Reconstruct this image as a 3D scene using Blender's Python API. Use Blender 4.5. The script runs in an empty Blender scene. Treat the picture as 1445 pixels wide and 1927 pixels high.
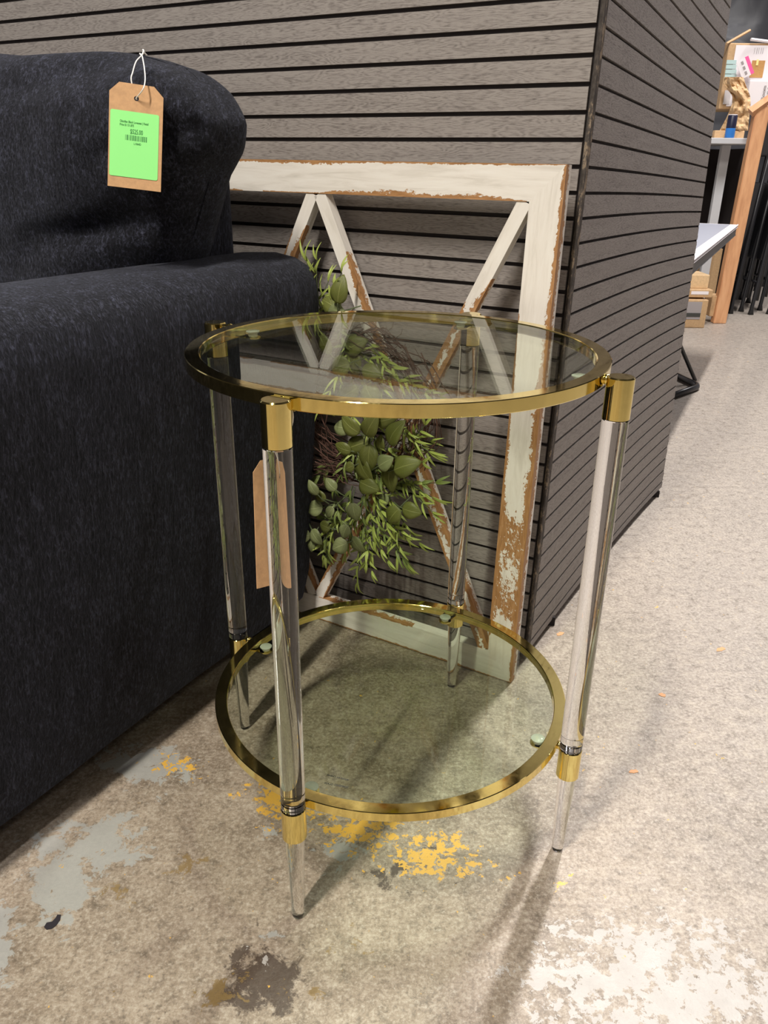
import bpy, bmesh, math, random
import numpy as np
from mathutils import Vector, Matrix, noise
random.seed(7)
S = bpy.context.scene
COL = S.collection
PI = math.pi

# ------------------------------------------------------------------ camera
W, H = 1445, 1927
FPX, PITCH, ROLL, CH = 1501.85, 0.41487, -0.0154, 0.7312
c_, s_ = math.cos(PITCH), math.sin(PITCH)
FW = np.array([0, c_, -s_]); R0 = np.array([1., 0, 0]); D0 = np.array([0, -s_, -c_])
cr, sr = math.cos(ROLL), math.sin(ROLL)
RT = cr*R0 + sr*D0; DN = -sr*R0 + cr*D0
O = np.array([0, 0, CH])
cam = bpy.data.cameras.new('camera'); cam.sensor_fit = 'HORIZONTAL'; cam.sensor_width = 36
cam.lens = FPX/W*36; cam.clip_start = 0.02; cam.clip_end = 100
co = bpy.data.objects.new('camera', cam); COL.objects.link(co)
M = Matrix.Identity(4)
for i in range(3):
    M[i][0] = RT[i]; M[i][1] = -DN[i]; M[i][2] = -FW[i]; M[i][3] = O[i]
co.matrix_world = M
S.camera = co

# ------------------------------------------------------------------ world, lights, exposure
S.view_settings.view_transform = 'Standard'; S.view_settings.look = 'None'
S.view_settings.exposure = 0.12; S.view_settings.gamma = 1.0
S.view_settings.use_curve_mapping = False
wd = bpy.data.worlds.new('world'); S.world = wd; wd.use_nodes = True
wd.node_tree.nodes['Background'].inputs[0].default_value = (0.95, 0.93, 1.0, 1)
wd.node_tree.nodes['Background'].inputs[1].default_value = 0.38
def area(name, loc, size, power, target, col=(1, .95, .87), rot=None):
    l = bpy.data.lights.new(name, 'AREA'); l.shape = 'RECTANGLE'; l.size, l.size_y = size
    l.energy = power; l.color = col
    o = bpy.data.objects.new(name, l); COL.objects.link(o); o.location = loc
    d = Vector(target)-Vector(loc)
    o.rotation_euler = d.to_track_quat('-Z', 'Y').to_euler() if rot is None else (0, 0, rot)
    return o
area('ceiling_lamp', (0.86, 2.05, 3.1), (1.2, .08), 120, (.86, 2.05, 0), (1, .96, .93), 1.126)
area('ceiling_lamp', (-0.89, -0.60, 3.1), (1.2, .06), 122, (-.3, .2, 0), (1, .93, .82), 1.126)
area('ceiling_lamp', (1.9, -0.6, 3.2), (.9, .3), 13, (.8, .6, 0), (1, .93, .88))
area('ceiling_lamp', (2.6, 4.2, 3.1), (1.2, .3), 70, (2.2, 4.4, 0), (1, .96, .96))

# ------------------------------------------------------------------ projection helpers (used to find where things stand)
def ray(u, v): return FW + RT*(u-W/2)/FPX + DN*(v-H/2)/FPX
def onz(u, v, z=0.):
    d = ray(u, v); return O + d*(z-CH)/d[2]
def ony(u, v, Y):
    d = ray(u, v); return O + d*Y/d[1]
def onplane(u, v, P, n):
    d = ray(u, v); return O + d*(((P-O) @ n)/(d @ n))
def vn(a): return a/np.linalg.norm(a)

# ------------------------------------------------------------------ materials
def mat(name, rgb=(.5, .5, .5), rough=.5, metal=0., **kw):
    m = bpy.data.materials.new(name); m.use_nodes = True
    b = m.node_tree.nodes['Principled BSDF']
    b.inputs['Base Color'].default_value = (*rgb, 1); b.inputs['Roughness'].default_value = rough
    b.inputs['Metallic'].default_value = metal
    for k, v in kw.items(): b.inputs[k.replace('_', ' ')].default_value = v
    return m
class G:
    def __init__(s, m): s.m = m; s.t = m.node_tree; s.b = s.t.nodes.get('Principled BSDF')
    def n(s, typ, **kw):
        x = s.t.nodes.new(typ)
        for k, v in kw.items(): setattr(x, k, v)
        return x
    def l(s, a, b): s.t.links.new(a, b)
    def coord(s, which='Object', scale=(1, 1, 1), rot=(0, 0, 0)):
        tc = s.n('ShaderNodeTexCoord'); mp = s.n('ShaderNodeMapping')
        mp.inputs['Scale'].default_value = scale; mp.inputs['Rotation'].default_value = rot
        s.l(tc.outputs[which], mp.inputs[0]); return mp.outputs[0]
    def noise(s, vec, scale, detail=4, rough=.5, dist=0.):
        x = s.n('ShaderNodeTexNoise'); x.inputs['Scale'].default_value = scale
        x.inputs['Detail'].default_value = detail; x.inputs['Roughness'].default_value = rough
        x.inputs['Distortion'].default_value = dist
        s.l(vec, x.inputs['Vector']); return x.outputs[0]
    def ramp(s, f, stops):
        x = s.n('ShaderNodeValToRGB'); e = x.color_ramp.elements
        while len(e) < len(stops): e.new(.5)
        for i, (p, c) in enumerate(stops):
            e[i].position = p; e[i].color = (*c, 1) if len(c) == 3 else c
        s.l(f, x.inputs[0]); return x.outputs[0]
    def math(s, op, a, b=None, clamp=False):
        x = s.n('ShaderNodeMath', operation=op); x.use_clamp = clamp
        for i, q in enumerate((a, b)):
            if q is None: continue
            if isinstance(q, (int, float)): x.inputs[i].default_value = q
            else: s.l(q, x.inputs[i])
        return x.outputs[0]
    def mix(s, f, a, b):
        x = s.n('ShaderNodeMix', data_type='RGBA')
        for i, q in ((0, f), (6, a), (7, b)):
            if isinstance(q, (int, float)): x.inputs[i].default_value = q
            elif isinstance(q, tuple): x.inputs[i].default_value = (*q, 1)
            else: s.l(q, x.inputs[i])
        return x.outputs[2]
    def thr(s, f, lo, hi):
        x = s.n('ShaderNodeMapRange'); x.inputs[1].default_value = lo; x.inputs[2].default_value = hi
        s.l(f, x.inputs[0]); return x.outputs[0]
    def attr(s, name):
        x = s.n('ShaderNodeAttribute'); x.attribute_name = name; return x.outputs['Fac']
    def bump(s, h, strength=.3, dist=.001):
        x = s.n('ShaderNodeBump'); x.inputs['Strength'].default_value = strength
        x.inputs['Distance'].default_value = dist; s.l(h, x.inputs['Height'])
        s.l(x.outputs[0], s.b.inputs['Normal'])
    def col(s, c): s.l(c, s.b.inputs['Base Color'])

def m_floor():
    m = mat('concrete', rough=.5); g = G(m)
    v = g.coord('Object')
    base = g.ramp(g.noise(v, 5, 8, .68, .3), [(.34, (.20, .155, .112)), (.5, (.295, .236, .178)), (.66, (.39, .32, .248))])
    far = g.attr('cool')
    base = g.mix(far, base, g.mix(.75, base, (.33, .295, .265)))
    sp = g.noise(v, 55, 6, .75)
    base = g.mix(g.math('MULTIPLY', g.thr(sp, .51, .68), .75), base, (.46, .40, .325))
    base = g.mix(g.math('MULTIPLY', g.thr(sp, .48, .33), .8), base, (.13, .103, .075))
    sp2 = g.noise(v, 210, 4, .8)
    base = g.mix(g.math('MULTIPLY', g.thr(sp2, .5, .68), .7), base, (.55, .50, .43))
    base = g.mix(g.math('MULTIPLY', g.thr(sp2, .48, .34), .65), base, (.12, .10, .08))
    # hairline cracks
    vo = g.n('ShaderNodeTexVoronoi', feature='DISTANCE_TO_EDGE'); vo.inputs['Scale'].default_value = 9
    dv = g.n('ShaderNodeVectorMath', operation='ADD'); nn = g.n('ShaderNodeTexNoise'); nn.inputs['Scale'].default_value = 14; nn.inputs['Detail'].default_value = 6
    g.l(v, nn.inputs['Vector']); sc = g.n('ShaderNodeVectorMath', operation='SCALE'); sc.inputs['Scale'].default_value = .22
    g.l(nn.outputs[1], sc.inputs[0]); g.l(v, dv.inputs[0]); g.l(sc.outputs[0], dv.inputs[1]); g.l(dv.outputs[0], vo.inputs['Vector'])
    ck = g.math('MULTIPLY', g.thr(vo.outputs[0], .010, .001), g.thr(g.noise(v, 3.1, 3), .52, .62))
    base = g.mix(g.math('MULTIPLY', ck, .55), base, (.11, .09, .07))
    nA = g.noise(v, 38, 7, .72, .4); nB = g.noise(v, 17, 6, .65, .2); nC = g.noise(v, 80, 5, .7, .3)
    def patch(attr, nz, w, lo=.48, hi=.52):
        return g.thr(g.math('ADD', g.attr(attr), g.math('MULTIPLY', g.math('SUBTRACT', nz, .5), w)), lo, hi)
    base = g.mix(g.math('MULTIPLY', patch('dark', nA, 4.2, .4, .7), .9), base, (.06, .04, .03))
    base = g.mix(g.math('MULTIPLY', patch('ochre', nA, 5.), .7), base, (.25, .165, .055))
    base = g.mix(g.math('MULTIPLY', patch('grey', nA, 3.4), .85), base, (.37, .375, .36))
    base = g.mix(g.math('MULTIPLY', patch('white', g.math('ADD', g.math('MULTIPLY', nA, .45), g.math('MULTIPLY', nC, .55)), 7.5), .9), base, (.45, .43, .41))
    base = g.mix(patch('yellow', nC, 7.), base, (.72, .42, .07))
    base = g.mix(g.thr(g.attr('orange'), .45, .55), base, (.65, .33, .14))
    base = g.mix(g.thr(g.attr('blk'), .48, .52), base, (.018, .015, .02))
    g.col(base)
    r = g.ramp(g.noise(v, 30, 5, .7), [(.3, (.34,)*3), (.7, (.58,)*3)]); g.l(r, g.b.inputs['Roughness'])
    g.bump(g.math('ADD', sp2, g.math('MULTIPLY', sp, 1.5)), .35, .0012)
    g.b.inputs['Specular IOR Level'].default_value = .55
    return m
def m_slat(name, k=1.0):
    m = mat(name, rough=.55); g = G(m)
    tc = g.n('ShaderNodeUVMap'); mp = g.n('ShaderNodeMapping'); mp.inputs['Scale'].default_value = (1, 5.5, 1); g.l(tc.outputs[0], mp.inputs[0])
    v = mp.outputs[0]
    # cathedral grain: contour lines of a stretched noise field
    f = g.noise(v, 7, 3, .5, .2)
    rings = g.math('FRACT', g.math('MULTIPLY', f, 21))
    rings = g.math('ABSOLUTE', g.math('SUBTRACT', rings, .5))
    mp2 = g.n('ShaderNodeMapping'); mp2.inputs['Scale'].default_value = (1, 9, 1); g.l(tc.outputs[0], mp2.inputs[0])
    fine = g.noise(mp2.outputs[0], 85, 5, .7)
    broad = g.noise(mp2.outputs[0], 9, 3, .6)
    h = g.math('ADD', g.math('MULTIPLY', rings, .42), g.math('ADD', g.math('MULTIPLY', fine, 1.05), g.math('MULTIPLY', broad, .35)))
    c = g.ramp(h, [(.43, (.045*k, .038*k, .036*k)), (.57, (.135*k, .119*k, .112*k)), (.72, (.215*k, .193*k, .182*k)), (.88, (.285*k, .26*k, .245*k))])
    g.col(c); g.bump(h, .35, .0006); return m
def m_paintwood():
    m = mat('chipped_white_paint', rough=.55); g = G(m)
    tc = g.n('ShaderNodeUVMap'); uv = tc.outputs[0]
    mp = g.n('ShaderNodeMapping'); mp.inputs['Scale'].default_value = (1, 6, 1); g.l(uv, mp.inputs[0])
    gr = g.noise(mp.outputs[0], 40, 5, .6, .5)
    wood = g.ramp(gr, [(.3, (.30, .145, .055)), (.5, (.42, .215, .085)), (.7, (.53, .30, .14))])
    mp3 = g.n('ShaderNodeMapping'); mp3.inputs['Scale'].default_value = (1, 7, 1); g.l(uv, mp3.inputs[0])
    gp = g.noise(mp3.outputs[0], 11, 5, .65, .6)
    paint = g.ramp(gp, [(.3, (.70, .66, .60)), (.5, (.84, .80, .745)), (.75, (.90, .875, .83))])
    wear = g.attr('wear')
    n1 = g.noise(uv, 95, 6, .7, .3); n2 = g.noise(uv, 320, 3, .6)
    f = g.math('ADD', wear, g.math('ADD', g.math('MULTIPLY', g.math('SUBTRACT', n1, .5), 1.9), g.math('MULTIPLY', g.math('SUBTRACT', n2, .5), .6)))
    mk = g.thr(f, .5, .53)
    g.col(g.mix(mk, paint, wood))
    g.bump(g.math('SUBTRACT', g.math('MULTIPLY', gr, .4), g.math('MULTIPLY', mk, 1.)), .4, .0006)
    return m
def m_fabric(name='black_chenille', sc=(1, 1, .33), lo=(.0015, .0015, .003), hi=(.056, .060, .092)):
    m = mat(name, rough=.92); g = G(m)
    v = g.coord('Object', sc)
    n = g.noise(v, 330, 5, .75, .6); n2 = g.noise(v, 70, 3, .6)
    h = g.math('ADD', g.math('MULTIPLY', n, .8), g.math('MULTIPLY', n2, .25))
    md = tuple((a+b)*.15 for a, b in zip(lo, hi))
    g.col(g.ramp(h, [(.43, lo), (.54, md), (.68, hi)]))
    g.bump(h, .8, .004)
    g.b.inputs['Sheen Weight'].default_value = .12; g.b.inputs['Sheen Roughness'].default_value = .45
    g.b.inputs['Sheen Tint'].default_value = (.75, .8, 1, 1); g.b.inputs['Specular IOR Level'].default_value = .2
    return m
def m_pane():
    m = bpy.data.materials.new('tempered_glass'); m.use_nodes = True; g = G(m); t = m.node_tree
    t.nodes.remove(g.b); out = t.nodes['Material Output']
    geo = g.n('ShaderNodeNewGeometry'); dt = g.n('ShaderNodeVectorMath', operation='DOT_PRODUCT')
    g.l(geo.outputs['Incoming'], dt.inputs[0]); g.l(geo.outputs['Normal'], dt.inputs[1])
    c = g.math('ABSOLUTE', dt.outputs['Value'])
    p = g.math('POWER', g.math('SUBTRACT', 1., c), 5.)
    fr = g.math('ADD', .045, g.math('MULTIPLY', p, .955))
    fr = g.math('MULTIPLY', fr, .8)
    tr = g.n('ShaderNodeBsdfTransparent'); tr.inputs[0].default_value = (.89, .925, .865, 1)
    gl = g.n('ShaderNodeBsdfGlossy'); gl.inputs[0].default_value = (1, 1, 1, 1); gl.inputs['Roughness'].default_value = .0
    mx = g.n('ShaderNodeMixShader'); g.l(fr, mx.inputs[0]); g.l(tr.outputs[0], mx.inputs[1]); g.l(gl.outputs[0], mx.inputs[2])
    g.l(mx.outputs[0], out.inputs[0]); return m
def m_gold():
    m = mat('polished_gold', (.85, .70, .27), .07, 1.); g = G(m)
    v = g.coord('Object')
    g.col(g.mix(g.thr(g.noise(v, 40, 5, .7), .5, .75), (.86, .70, .26), (.74, .60, .23)))
    g.l(g.ramp(g.noise(v, 60, 5, .7), [(.4, (.05,)*3), (.75, (.16,)*3)]), g.b.inputs['Roughness'])
    g.bump(g.noise(v, 30, 3, .5), .06, .002); return m
def m_kraft(name, rgb=(.58, .34, .17)):
    m = mat(name, rgb, .75); g = G(m); v = g.coord('Object')
    n = g.noise(v, 120, 5, .7)
    g.col(g.ramp(n, [(.3, tuple(x*.85 for x in rgb)), (.7, tuple(min(1, x*1.12) for x in rgb))])); return m
def m_leaf(name, a, b, rough=.5):
    m = mat(name, rough=rough); g = G(m)
    tc = g.n('ShaderNodeUVMap')
    sep = g.n('ShaderNodeSeparateXYZ'); g.l(tc.outputs[0], sep.inputs[0])
    x = g.math('ABSOLUTE', g.math('SUBTRACT', sep.outputs[0], .5))
    vein = g.thr(x, .035, .012)
    side = g.math('FRACT', g.math('MULTIPLY', g.math('SUBTRACT', sep.outputs[1], x), 5.))
    sv = g.math('MULTIPLY', g.thr(side, .10, .03), .5)
    v = g.coord('Object'); n = g.noise(v, 25, 3, .6)
    c = g.mix(n, a, b); c = g.mix(g.math('MULTIPLY', g.math('MAXIMUM', vein, sv), .45), c, tuple(min(1, q*1.7+.04) for q in b))
    g.col(c); g.b.inputs['Subsurface Weight'].default_value = 0.0
    g.bump(g.math('SUBTRACT', 1., g.math('MAXIMUM', vein, sv)), .4, .001)
    return m
def m_chip():
    m = mat('worn_edge_strip', rough=.8); g = G(m); v = g.coord('Object', (1, 1, .5))
    n = g.noise(v, 90, 6, .75)
    g.col(g.ramp(n, [(.40, (.045, .037, .033)), (.55, (.10, .085, .074)), (.57, (.26, .20, .14)), (.72, (.42, .34, .26))])); return m

MT = {}
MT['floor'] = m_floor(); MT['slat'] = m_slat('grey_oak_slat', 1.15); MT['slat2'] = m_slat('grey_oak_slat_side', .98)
MT['felt'] = mat('dark_backing', (.03, .025, .025), .95)
MT['chip'] = m_chip(); MT['paint'] = m_paintwood()
MT['fab'] = m_fabric(); MT['fabtop'] = m_fabric('black_chenille_pile', (1, .5, .6))
MT['pane'] = m_pane(); MT['gold'] = m_gold()
ac = mat('clear_acrylic', (1, 1, 1), .0); ac.node_tree.nodes['Principled BSDF'].inputs['Transmission Weight'].default_value = 1
ac.node_tree.nodes['Principled BSDF'].inputs['IOR'].default_value = 1.49
MT['acr'] = ac
pd_ = mat('clear_silicone', (.95, .97, .93), .08, Transmission_Weight=.55, IOR=1.42); MT['pad'] = pd_
MT['kraft'] = m_kraft('kraft_card'); MT['card'] = m_kraft('cardboard', (.52, .34, .18)); MT['paper'] = m_kraft('brown_paper', (.60, .40, .21))
MT['green'] = mat('green_sticker', (.30, .90, .26), .6)
MT['ink'] = mat('green_ink', (.03, .22, .05), .7); MT['inkb'] = mat('black_ink', (.05, .05, .045), .7)
MT['string'] = mat('white_cotton', (.85, .83, .8), .8)
MT['leafA'] = m_leaf('broad_leaf', (.085, .105, .018), (.17, .185, .045)); MT['leafB'] = m_leaf('pale_leaf', (.15, .185, .07), (.25, .28, .13))
MT['leafN'] = m_leaf('narrow_leaf', (.24, .33, .05), (.50, .58, .16), .4)
MT['leafD'] = m_leaf('dark_narrow_leaf', (.10, .15, .03), (.24, .30, .08), .45)
MT['stem'] = mat('stem_green', (.10, .13, .06), .6); MT['twig'] = mat('grapevine_twig', (.095, .045, .032), .8)
MT['black'] = mat('black_metal', (.012, .012, .014), .35); MT['dark'] = mat('interior_shade', (.016, .011, .011), .9)  # the interior tone is the rack's shade put into a colour
MT['steel'] = mat('light_grey_steel', (.52, .53, .55), .4); MT['white'] = mat('white_card', (.82, .78, .8), .6)
MT['lumber'] = m_paintwood.__class__ and None
lm_ = mat('pine_lumber', rough=.6); g_ = G(lm_); v_ = g_.coord('Object', (6, 6, 1))
g_.col(g_.ramp(g_.noise(v_, 6, 5, .6, .6), [(.3, (.52, .25, .12)), (.55, (.68, .36, .18)), (.75, (.76, .44, .24))])); MT['lumber'] = lm_
MT['teal'] = mat('pale_teal_print', (.45, .62, .6), .6); MT['pink'] = mat('pink_print', (.85, .12, .35), .6)
MT['blue'] = mat('blue_print', (.03, .20, .62), .35); MT['navy'] = mat('navy_print', (.012, .014, .04), .35)
MT['tableg'] = mat('grey_laminate', (.27, .285, .34), .45)
MT['tape'] = mat('yellow_tape', (.85, .75, .3), .5)
wr = mat('black_plastic_wrap', (.030, .031, .036), .45); g_ = G(wr); g_.bump(g_.noise(g_.coord('Object'), 3, 3, .5, .8), .5, .05); MT['wrap'] = wr
MT['wall'] = mat('painted_wall', (.70, .66, .67), .8)
MT['greyp'] = mat('grey_print', (.33, .3, .3), .7)

# ------------------------------------------------------------------ mesh helpers
def link(name, me, m=None, parent=None, smooth=False):
    o = bpy.data.objects.new(name, me); COL.objects.link(o)
    if m is not None:
        for q in (m if isinstance(m, (list, tuple)) else [m]): me.materials.append(q)
    if smooth:
        for p in me.polygons: p.use_smooth = True
    if parent is not None: o.parent = parent
    return o
def obj(name, bm, m, parent=None, smooth=False, sharp=None):
    me = bpy.data.meshes.new(name); bmesh.ops.recalc_face_normals(bm, faces=bm.faces[:]); bm.to_mesh(me); bm.free()
    o = link(name, me, m, None, smooth)
    if sharp is not None:
        me.set_sharp_from_angle(angle=sharp)
    if parent is not None:
        o.parent = parent; o.matrix_parent_inverse = Matrix.Translation(-Vector(parent.location))
    return o
def thing(name, label, cat, loc=(0, 0, 0), group=None):
    o = bpy.data.objects.new(name, None); COL.objects.link(o); o.location = Vector([float(x) for x in loc])
    o.empty_display_size = .05
    return tag(o, label, cat, group)
def tag(o, label=None, cat=None, group=None, kind=None):
    if label: o['label'] = label
    if cat: o['category'] = cat
    if group: o['group'] = group
    if kind: o['kind'] = kind
    return o
def box(bm, c, size, M3=None, bevel=0., mi=0):
    r = bmesh.ops.create_cube(bm, size=1.); vs = r['verts']
    for v in vs:
        p = Vector((v.co.x*size[0], v.co.y*size[1], v.co.z*size[2]))
        if M3 is not None: p = M3 @ p
        v.co = p + Vector([float(q) for q in c])
    fs = set(f for v in vs for f in v.link_faces)
    for f in fs: f.material_index = mi
    if bevel:
        es = list(set(e for v in vs for e in v.link_edges))
        bmesh.ops.bevel(bm, geom=es, offset=bevel, segments=2, profile=.5, affect='EDGES')
    return vs
def tube(bm, pts, r, seg=12, cap=True, mi=0):
    pts = [Vector([float(x) for x in p]) for p in pts]
    rs = r if isinstance(r, (list, tuple)) else [r]*len(pts)
    rings = []; prev = None
    for i, p in enumerate(pts):
        d = (pts[min(i+1, len(pts)-1)]-pts[max(i-1, 0)]).normalized()
        if prev is None:
            a = Vector((0, 0, 1)) if abs(d.z) < .9 else Vector((1, 0, 0))
            x = d.cross(a).normalized()
        else: x = (prev - d*prev.dot(d)).normalized()
        prev = x; y = d.cross(x)
        rings.append([bm.verts.new(p + (x*math.cos(2*PI*k/seg)+y*math.sin(2*PI*k/seg))*rs[i]) for k in range(seg)])
    for a, b in zip(rings, rings[1:]):
        for k in range(seg):
            f = bm.faces.new((a[k], a[(k+1) % seg], b[(k+1) % seg], b[k])); f.material_index = mi
    if cap:
        for q in (rings[0][::-1], rings[-1]):
            try: bm.faces.new(q).material_index = mi
            except Exception: pass
def lathe(bm, prof, c=(0, 0, 0), axis=None, seg=48):
    """prof: list of (r,z); closed at poles when r==0. axis: lambda z -> (x,y) offset"""
    rings = []
    for r, z in prof:
        ox, oy = (axis(z) if axis else (c[0], c[1])); zz = z + (0 if axis else c[2])
        if r <= 1e-7: rings.append([bm.verts.new((ox, oy, zz))])
        else: rings.append([bm.verts.new((ox+r*math.cos(2*PI*k/seg), oy+r*math.sin(2*PI*k/seg), zz)) for k in range(seg)])
    for a, b in zip(rings, rings[1:]):
        for k in range(seg):
            k2 = (k+1) % seg
            if len(a) == 1 and len(b) == 1: continue
            if len(a) == 1: bm.faces.new((a[0], b[k2], b[k]))
            elif len(b) == 1: bm.faces.new((a[k], a[k2], b[0]))
            else: bm.faces.new((a[k], a[k2], b[k2], b[k]))
    return rings
def ring_lathe(bm, prof, cx, cy, seg=128):
    n = len(prof); rings = []
    for k in range(seg):
        a = 2*PI*k/seg
        rings.append([bm.verts.new((cx+r*math.cos(a), cy+r*math.sin(a), z)) for r, z in prof])
    for k in range(seg):
        A, B = rings[k], rings[(k+1) % seg]
        for i in range(n):
            bm.faces.new((A[i], A[(i+1) % n], B[(i+1) % n], B[i]))
def text_mesh(body, size, M4, bold=0.0, width=None, align='LEFT', thick=0.00008):
    cu = bpy.data.curves.new('txt', 'FONT'); cu.body = body; cu.size = size; cu.align_x = align
    cu.offset = bold; cu.extrude = thick; cu.resolution_u = 3
    o = bpy.data.objects.new('txt', cu); COL.objects.link(o)
    dg = bpy.context.evaluated_depsgraph_get(); dg.update()
    me = bpy.data.meshes.new_from_object(o.evaluated_get(dg))
    bpy.data.objects.remove(o)
    if width:
        xs = [v.co.x for v in me.vertices]; k = width/(max(xs)-min(xs)); x0 = min(xs)
        for v in me.vertices: v.co.x = (v.co.x-x0)*k
    me.transform(M4); return me
def frameM(o, x, y, z):
    m = Matrix.Identity(4)
    for i in range(3): m[i][0] = float(x[i]); m[i][1] = float(y[i]); m[i][2] = float(z[i]); m[i][3] = float(o[i])
    return m
def setp(o, parent):
    o.parent = parent; o.matrix_parent_inverse = parent.matrix_world.inverted() if parent.matrix_world != Matrix.Identity(4) else Matrix.Translation(-Vector(parent.location)) if parent.type == 'EMPTY' else Matrix.Identity(4)

# ------------------------------------------------------------------ floor and walls
def build_floor():
    bm = bmesh.new()
    xs = list(np.arange(-.9, 1.401, .0125)); ys = list(np.arange(.30, 2.4, .0125))
    xs = [-9, -4, -2] + xs + [2, 4, 9]; ys = [-6, -2, -.5] + ys + [3, 4, 6, 9.]
    V = [[bm.verts.new((x, y, 0)) for x in xs] for y in ys]
    for j in range(len(ys)-1):
        for i in range(len(xs)-1): bm.faces.new((V[j][i], V[j][i+1], V[j+1][i+1], V[j+1][i]))
    me = bpy.data.meshes.new('floor'); bm.to_mesh(me); bm.free()
    o = link('floor', me, MT['floor']); tag(o, kind='structure')
    co = np.array([v.co[:] for v in me.vertices])
    # blobs: pixel centre, pixel radii, strength
    B = {
     'white': [(1180, 1760, 60, 30, .8), (1215, 1800, 45, 45, .95), (1060, 1745, 35, 25, .6), (1130, 1850, 130, 45, .8), (1330, 1870, 130, 50, .95), (1330, 1770, 45, 30, .75), (1020, 1840, 20, 40, .9), (1250, 1920, 150, 30, .9), (1240, 1735, 30, 16, .6), (1290, 1700, 100, 60, .15), (915, 1870, 15, 12, .7), (1440, 1900, 60, 50, .7), (465, 1770, 14, 9, .55), (500, 1810, 10, 20, .6), (520, 1760, 12, 9, .5)],
     'yellow': [(518, 1505, 20, 20, 1.05), (478, 1510, 8, 8, .75), (680, 1560, 50, 22, .85), (810, 1612, 55, 24, .85), (820, 1580, 45, 16, .6), (745, 1580, 25, 12, .5), (330, 1440, 35, 14, .55), (445, 1490, 14, 8, .65), (880, 1636, 16, 9, .6), (370, 1462, 15, 6, .5), (590, 1530, 16, 8, .7), (840, 1575, 14, 8, .8), (950, 1660, 14, 6, .5), (1058, 1660, 10, 20, .5)],
     'grey': [(120, 1660, 45, 55, 1.), (190, 1590, 75, 45, .85), (275, 1440, 75, 30, .9), (90, 1590, 70, 40, .6), (235, 1540, 40, 26, .6), (0, 1765, 18, 55, 1.1), (640, 1610, 60, 30, .65), (510, 1560, 30, 25, .6), (350, 1465, 30, 14, .6), (520, 1762, 18, 12, .9), (470, 1772, 14, 12, .7), (560, 1560, 50, 25, .4), (1400, 1600, 90, 120, .1)],
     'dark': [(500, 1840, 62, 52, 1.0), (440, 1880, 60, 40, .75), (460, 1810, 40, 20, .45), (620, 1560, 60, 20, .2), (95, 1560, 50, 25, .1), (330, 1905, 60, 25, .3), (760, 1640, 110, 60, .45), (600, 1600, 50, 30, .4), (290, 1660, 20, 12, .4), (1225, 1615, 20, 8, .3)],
     'ochre': [(350, 1625, 45, 20, .65), (220, 1685, 40, 22, .65), (580, 1870, 45, 30, .5), (430, 1590, 20, 12, .45), (430, 1850, 60, 35, .5), (650, 1780, 60, 60, .25), (215, 1860, 25, 10, .5), (400, 1890, 60, 40, .45)],
     'orange': [(1246, 1308, 12, 7, 1.), (1192, 1452, 7, 4, 1.), (1054, 1193, 7, 3, 1.), (1356, 1168, 8, 5, 1.), (1340, 1223, 5, 3, .9)],
     'blk': [(105, 1730, 9, 12, 1.), (92, 1742, 14, 6, 1.)],
    }
    B['blk'] = []; B['orange'] = []
    for k in ('white', 'yellow', 'grey', 'dark', 'ochre', 'orange', 'blk', 'cool'):
        a = me.attributes.new(k, 'FLOAT', 'POINT'); val = np.full(len(co), -1.5 if k in ('orange', 'blk') else -.85)
        if k == 'cool':
            val = np.clip((co[:, 0]-.12)/.45, 0, 1)
        for (u, v, ru, rv, s) in B.get(k, []):
            P = onz(u, v); X = onz(u+ru, v)-P; Y = onz(u, v-rv)-P
            A = np.array([[X[0], Y[0]], [X[1], Y[1]]]); d = np.linalg.solve(A, (co[:, :2]-P[:2]).T)
            r = np.sqrt((d**2).sum(0))
            val = np.maximum(val, s*1.25 - r*.62)
        a.data.foreach_set('value', val.astype(np.float32))
    return o
build_floor()
# small flat flecks lying on the floor
def fleck(u, v, ru, rv, m, label, cat='paint spot'):
    bm = bmesh.new(); P = onz(u, v); X = onz(u+ru, v)-P; Y = onz(u, v-rv)-P; n = 22; ph = random.random()*9
    top = []
    for k in range(n):
        a = 2*PI*k/n; w = 1+.25*math.sin(2*a+ph)+.12*math.sin(5*a+ph*2)
        q = P + X*math.cos(a)*w + Y*math.sin(a)*w
        top.append(bm.verts.new((q[0], q[1], .0006)))
    f = bm.faces.new(top); e = bmesh.ops.extrude_face_region(bm, geom=[f])
    for g in e['geom']:
        if isinstance(g, bmesh.types.BMVert): g.co.z = 0.0
    o = obj('paint_fleck' if cat != 'scrap' else 'scrap', bm, m); tag(o, label, cat); return o
mo = mat('orange_fleck', (.62, .33, .16), .7); mb = mat('black_scrap', (.018, .014, .02), .6)
fleck(1246, 1308, 6, 3.5, mo, 'orange fleck on the concrete right of the clear front right table leg, middle of three', 'paint spot')
fleck(1192, 1452, 7, 4, mo, 'orange fleck on the concrete right of the lower gold collar of the right leg', 'paint spot')
fleck(1054, 1193, 7, 3, mo, 'orange fleck on the concrete beside the bottom of the slatted side panel', 'paint spot')
fleck(1356, 1222, 7, 4, mo, 'orange fleck farthest right on the open concrete', 'paint spot')
def scrap():
    bm = bmesh.new(); pts = [(83, 1745), (88, 1737), (98, 1735), (105, 1728), (108, 1722), (115, 1722), (113, 1732), (106, 1742), (98, 1748), (88, 1750)]
    vs = [bm.verts.new((*onz(u, v)[:2], .0008)) for u, v in pts]; f = bm.faces.new(vs)
    e = bmesh.ops.extrude_face_region(bm, geom=[f])
    for g in e['geom']:
        if isinstance(g, bmesh.types.BMVert): g.co.z = 0.
    tag(obj('scrap', bm, mb), 'small black scrap on the concrete at lower left below the sofa', 'scrap')
scrap()
bm = bmesh.new(); box(bm, (1.2, 7.0, 1.7), (14, .1, 3.4)); tag(obj('wall_back', bm, MT['wall']), kind='structure')

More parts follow.
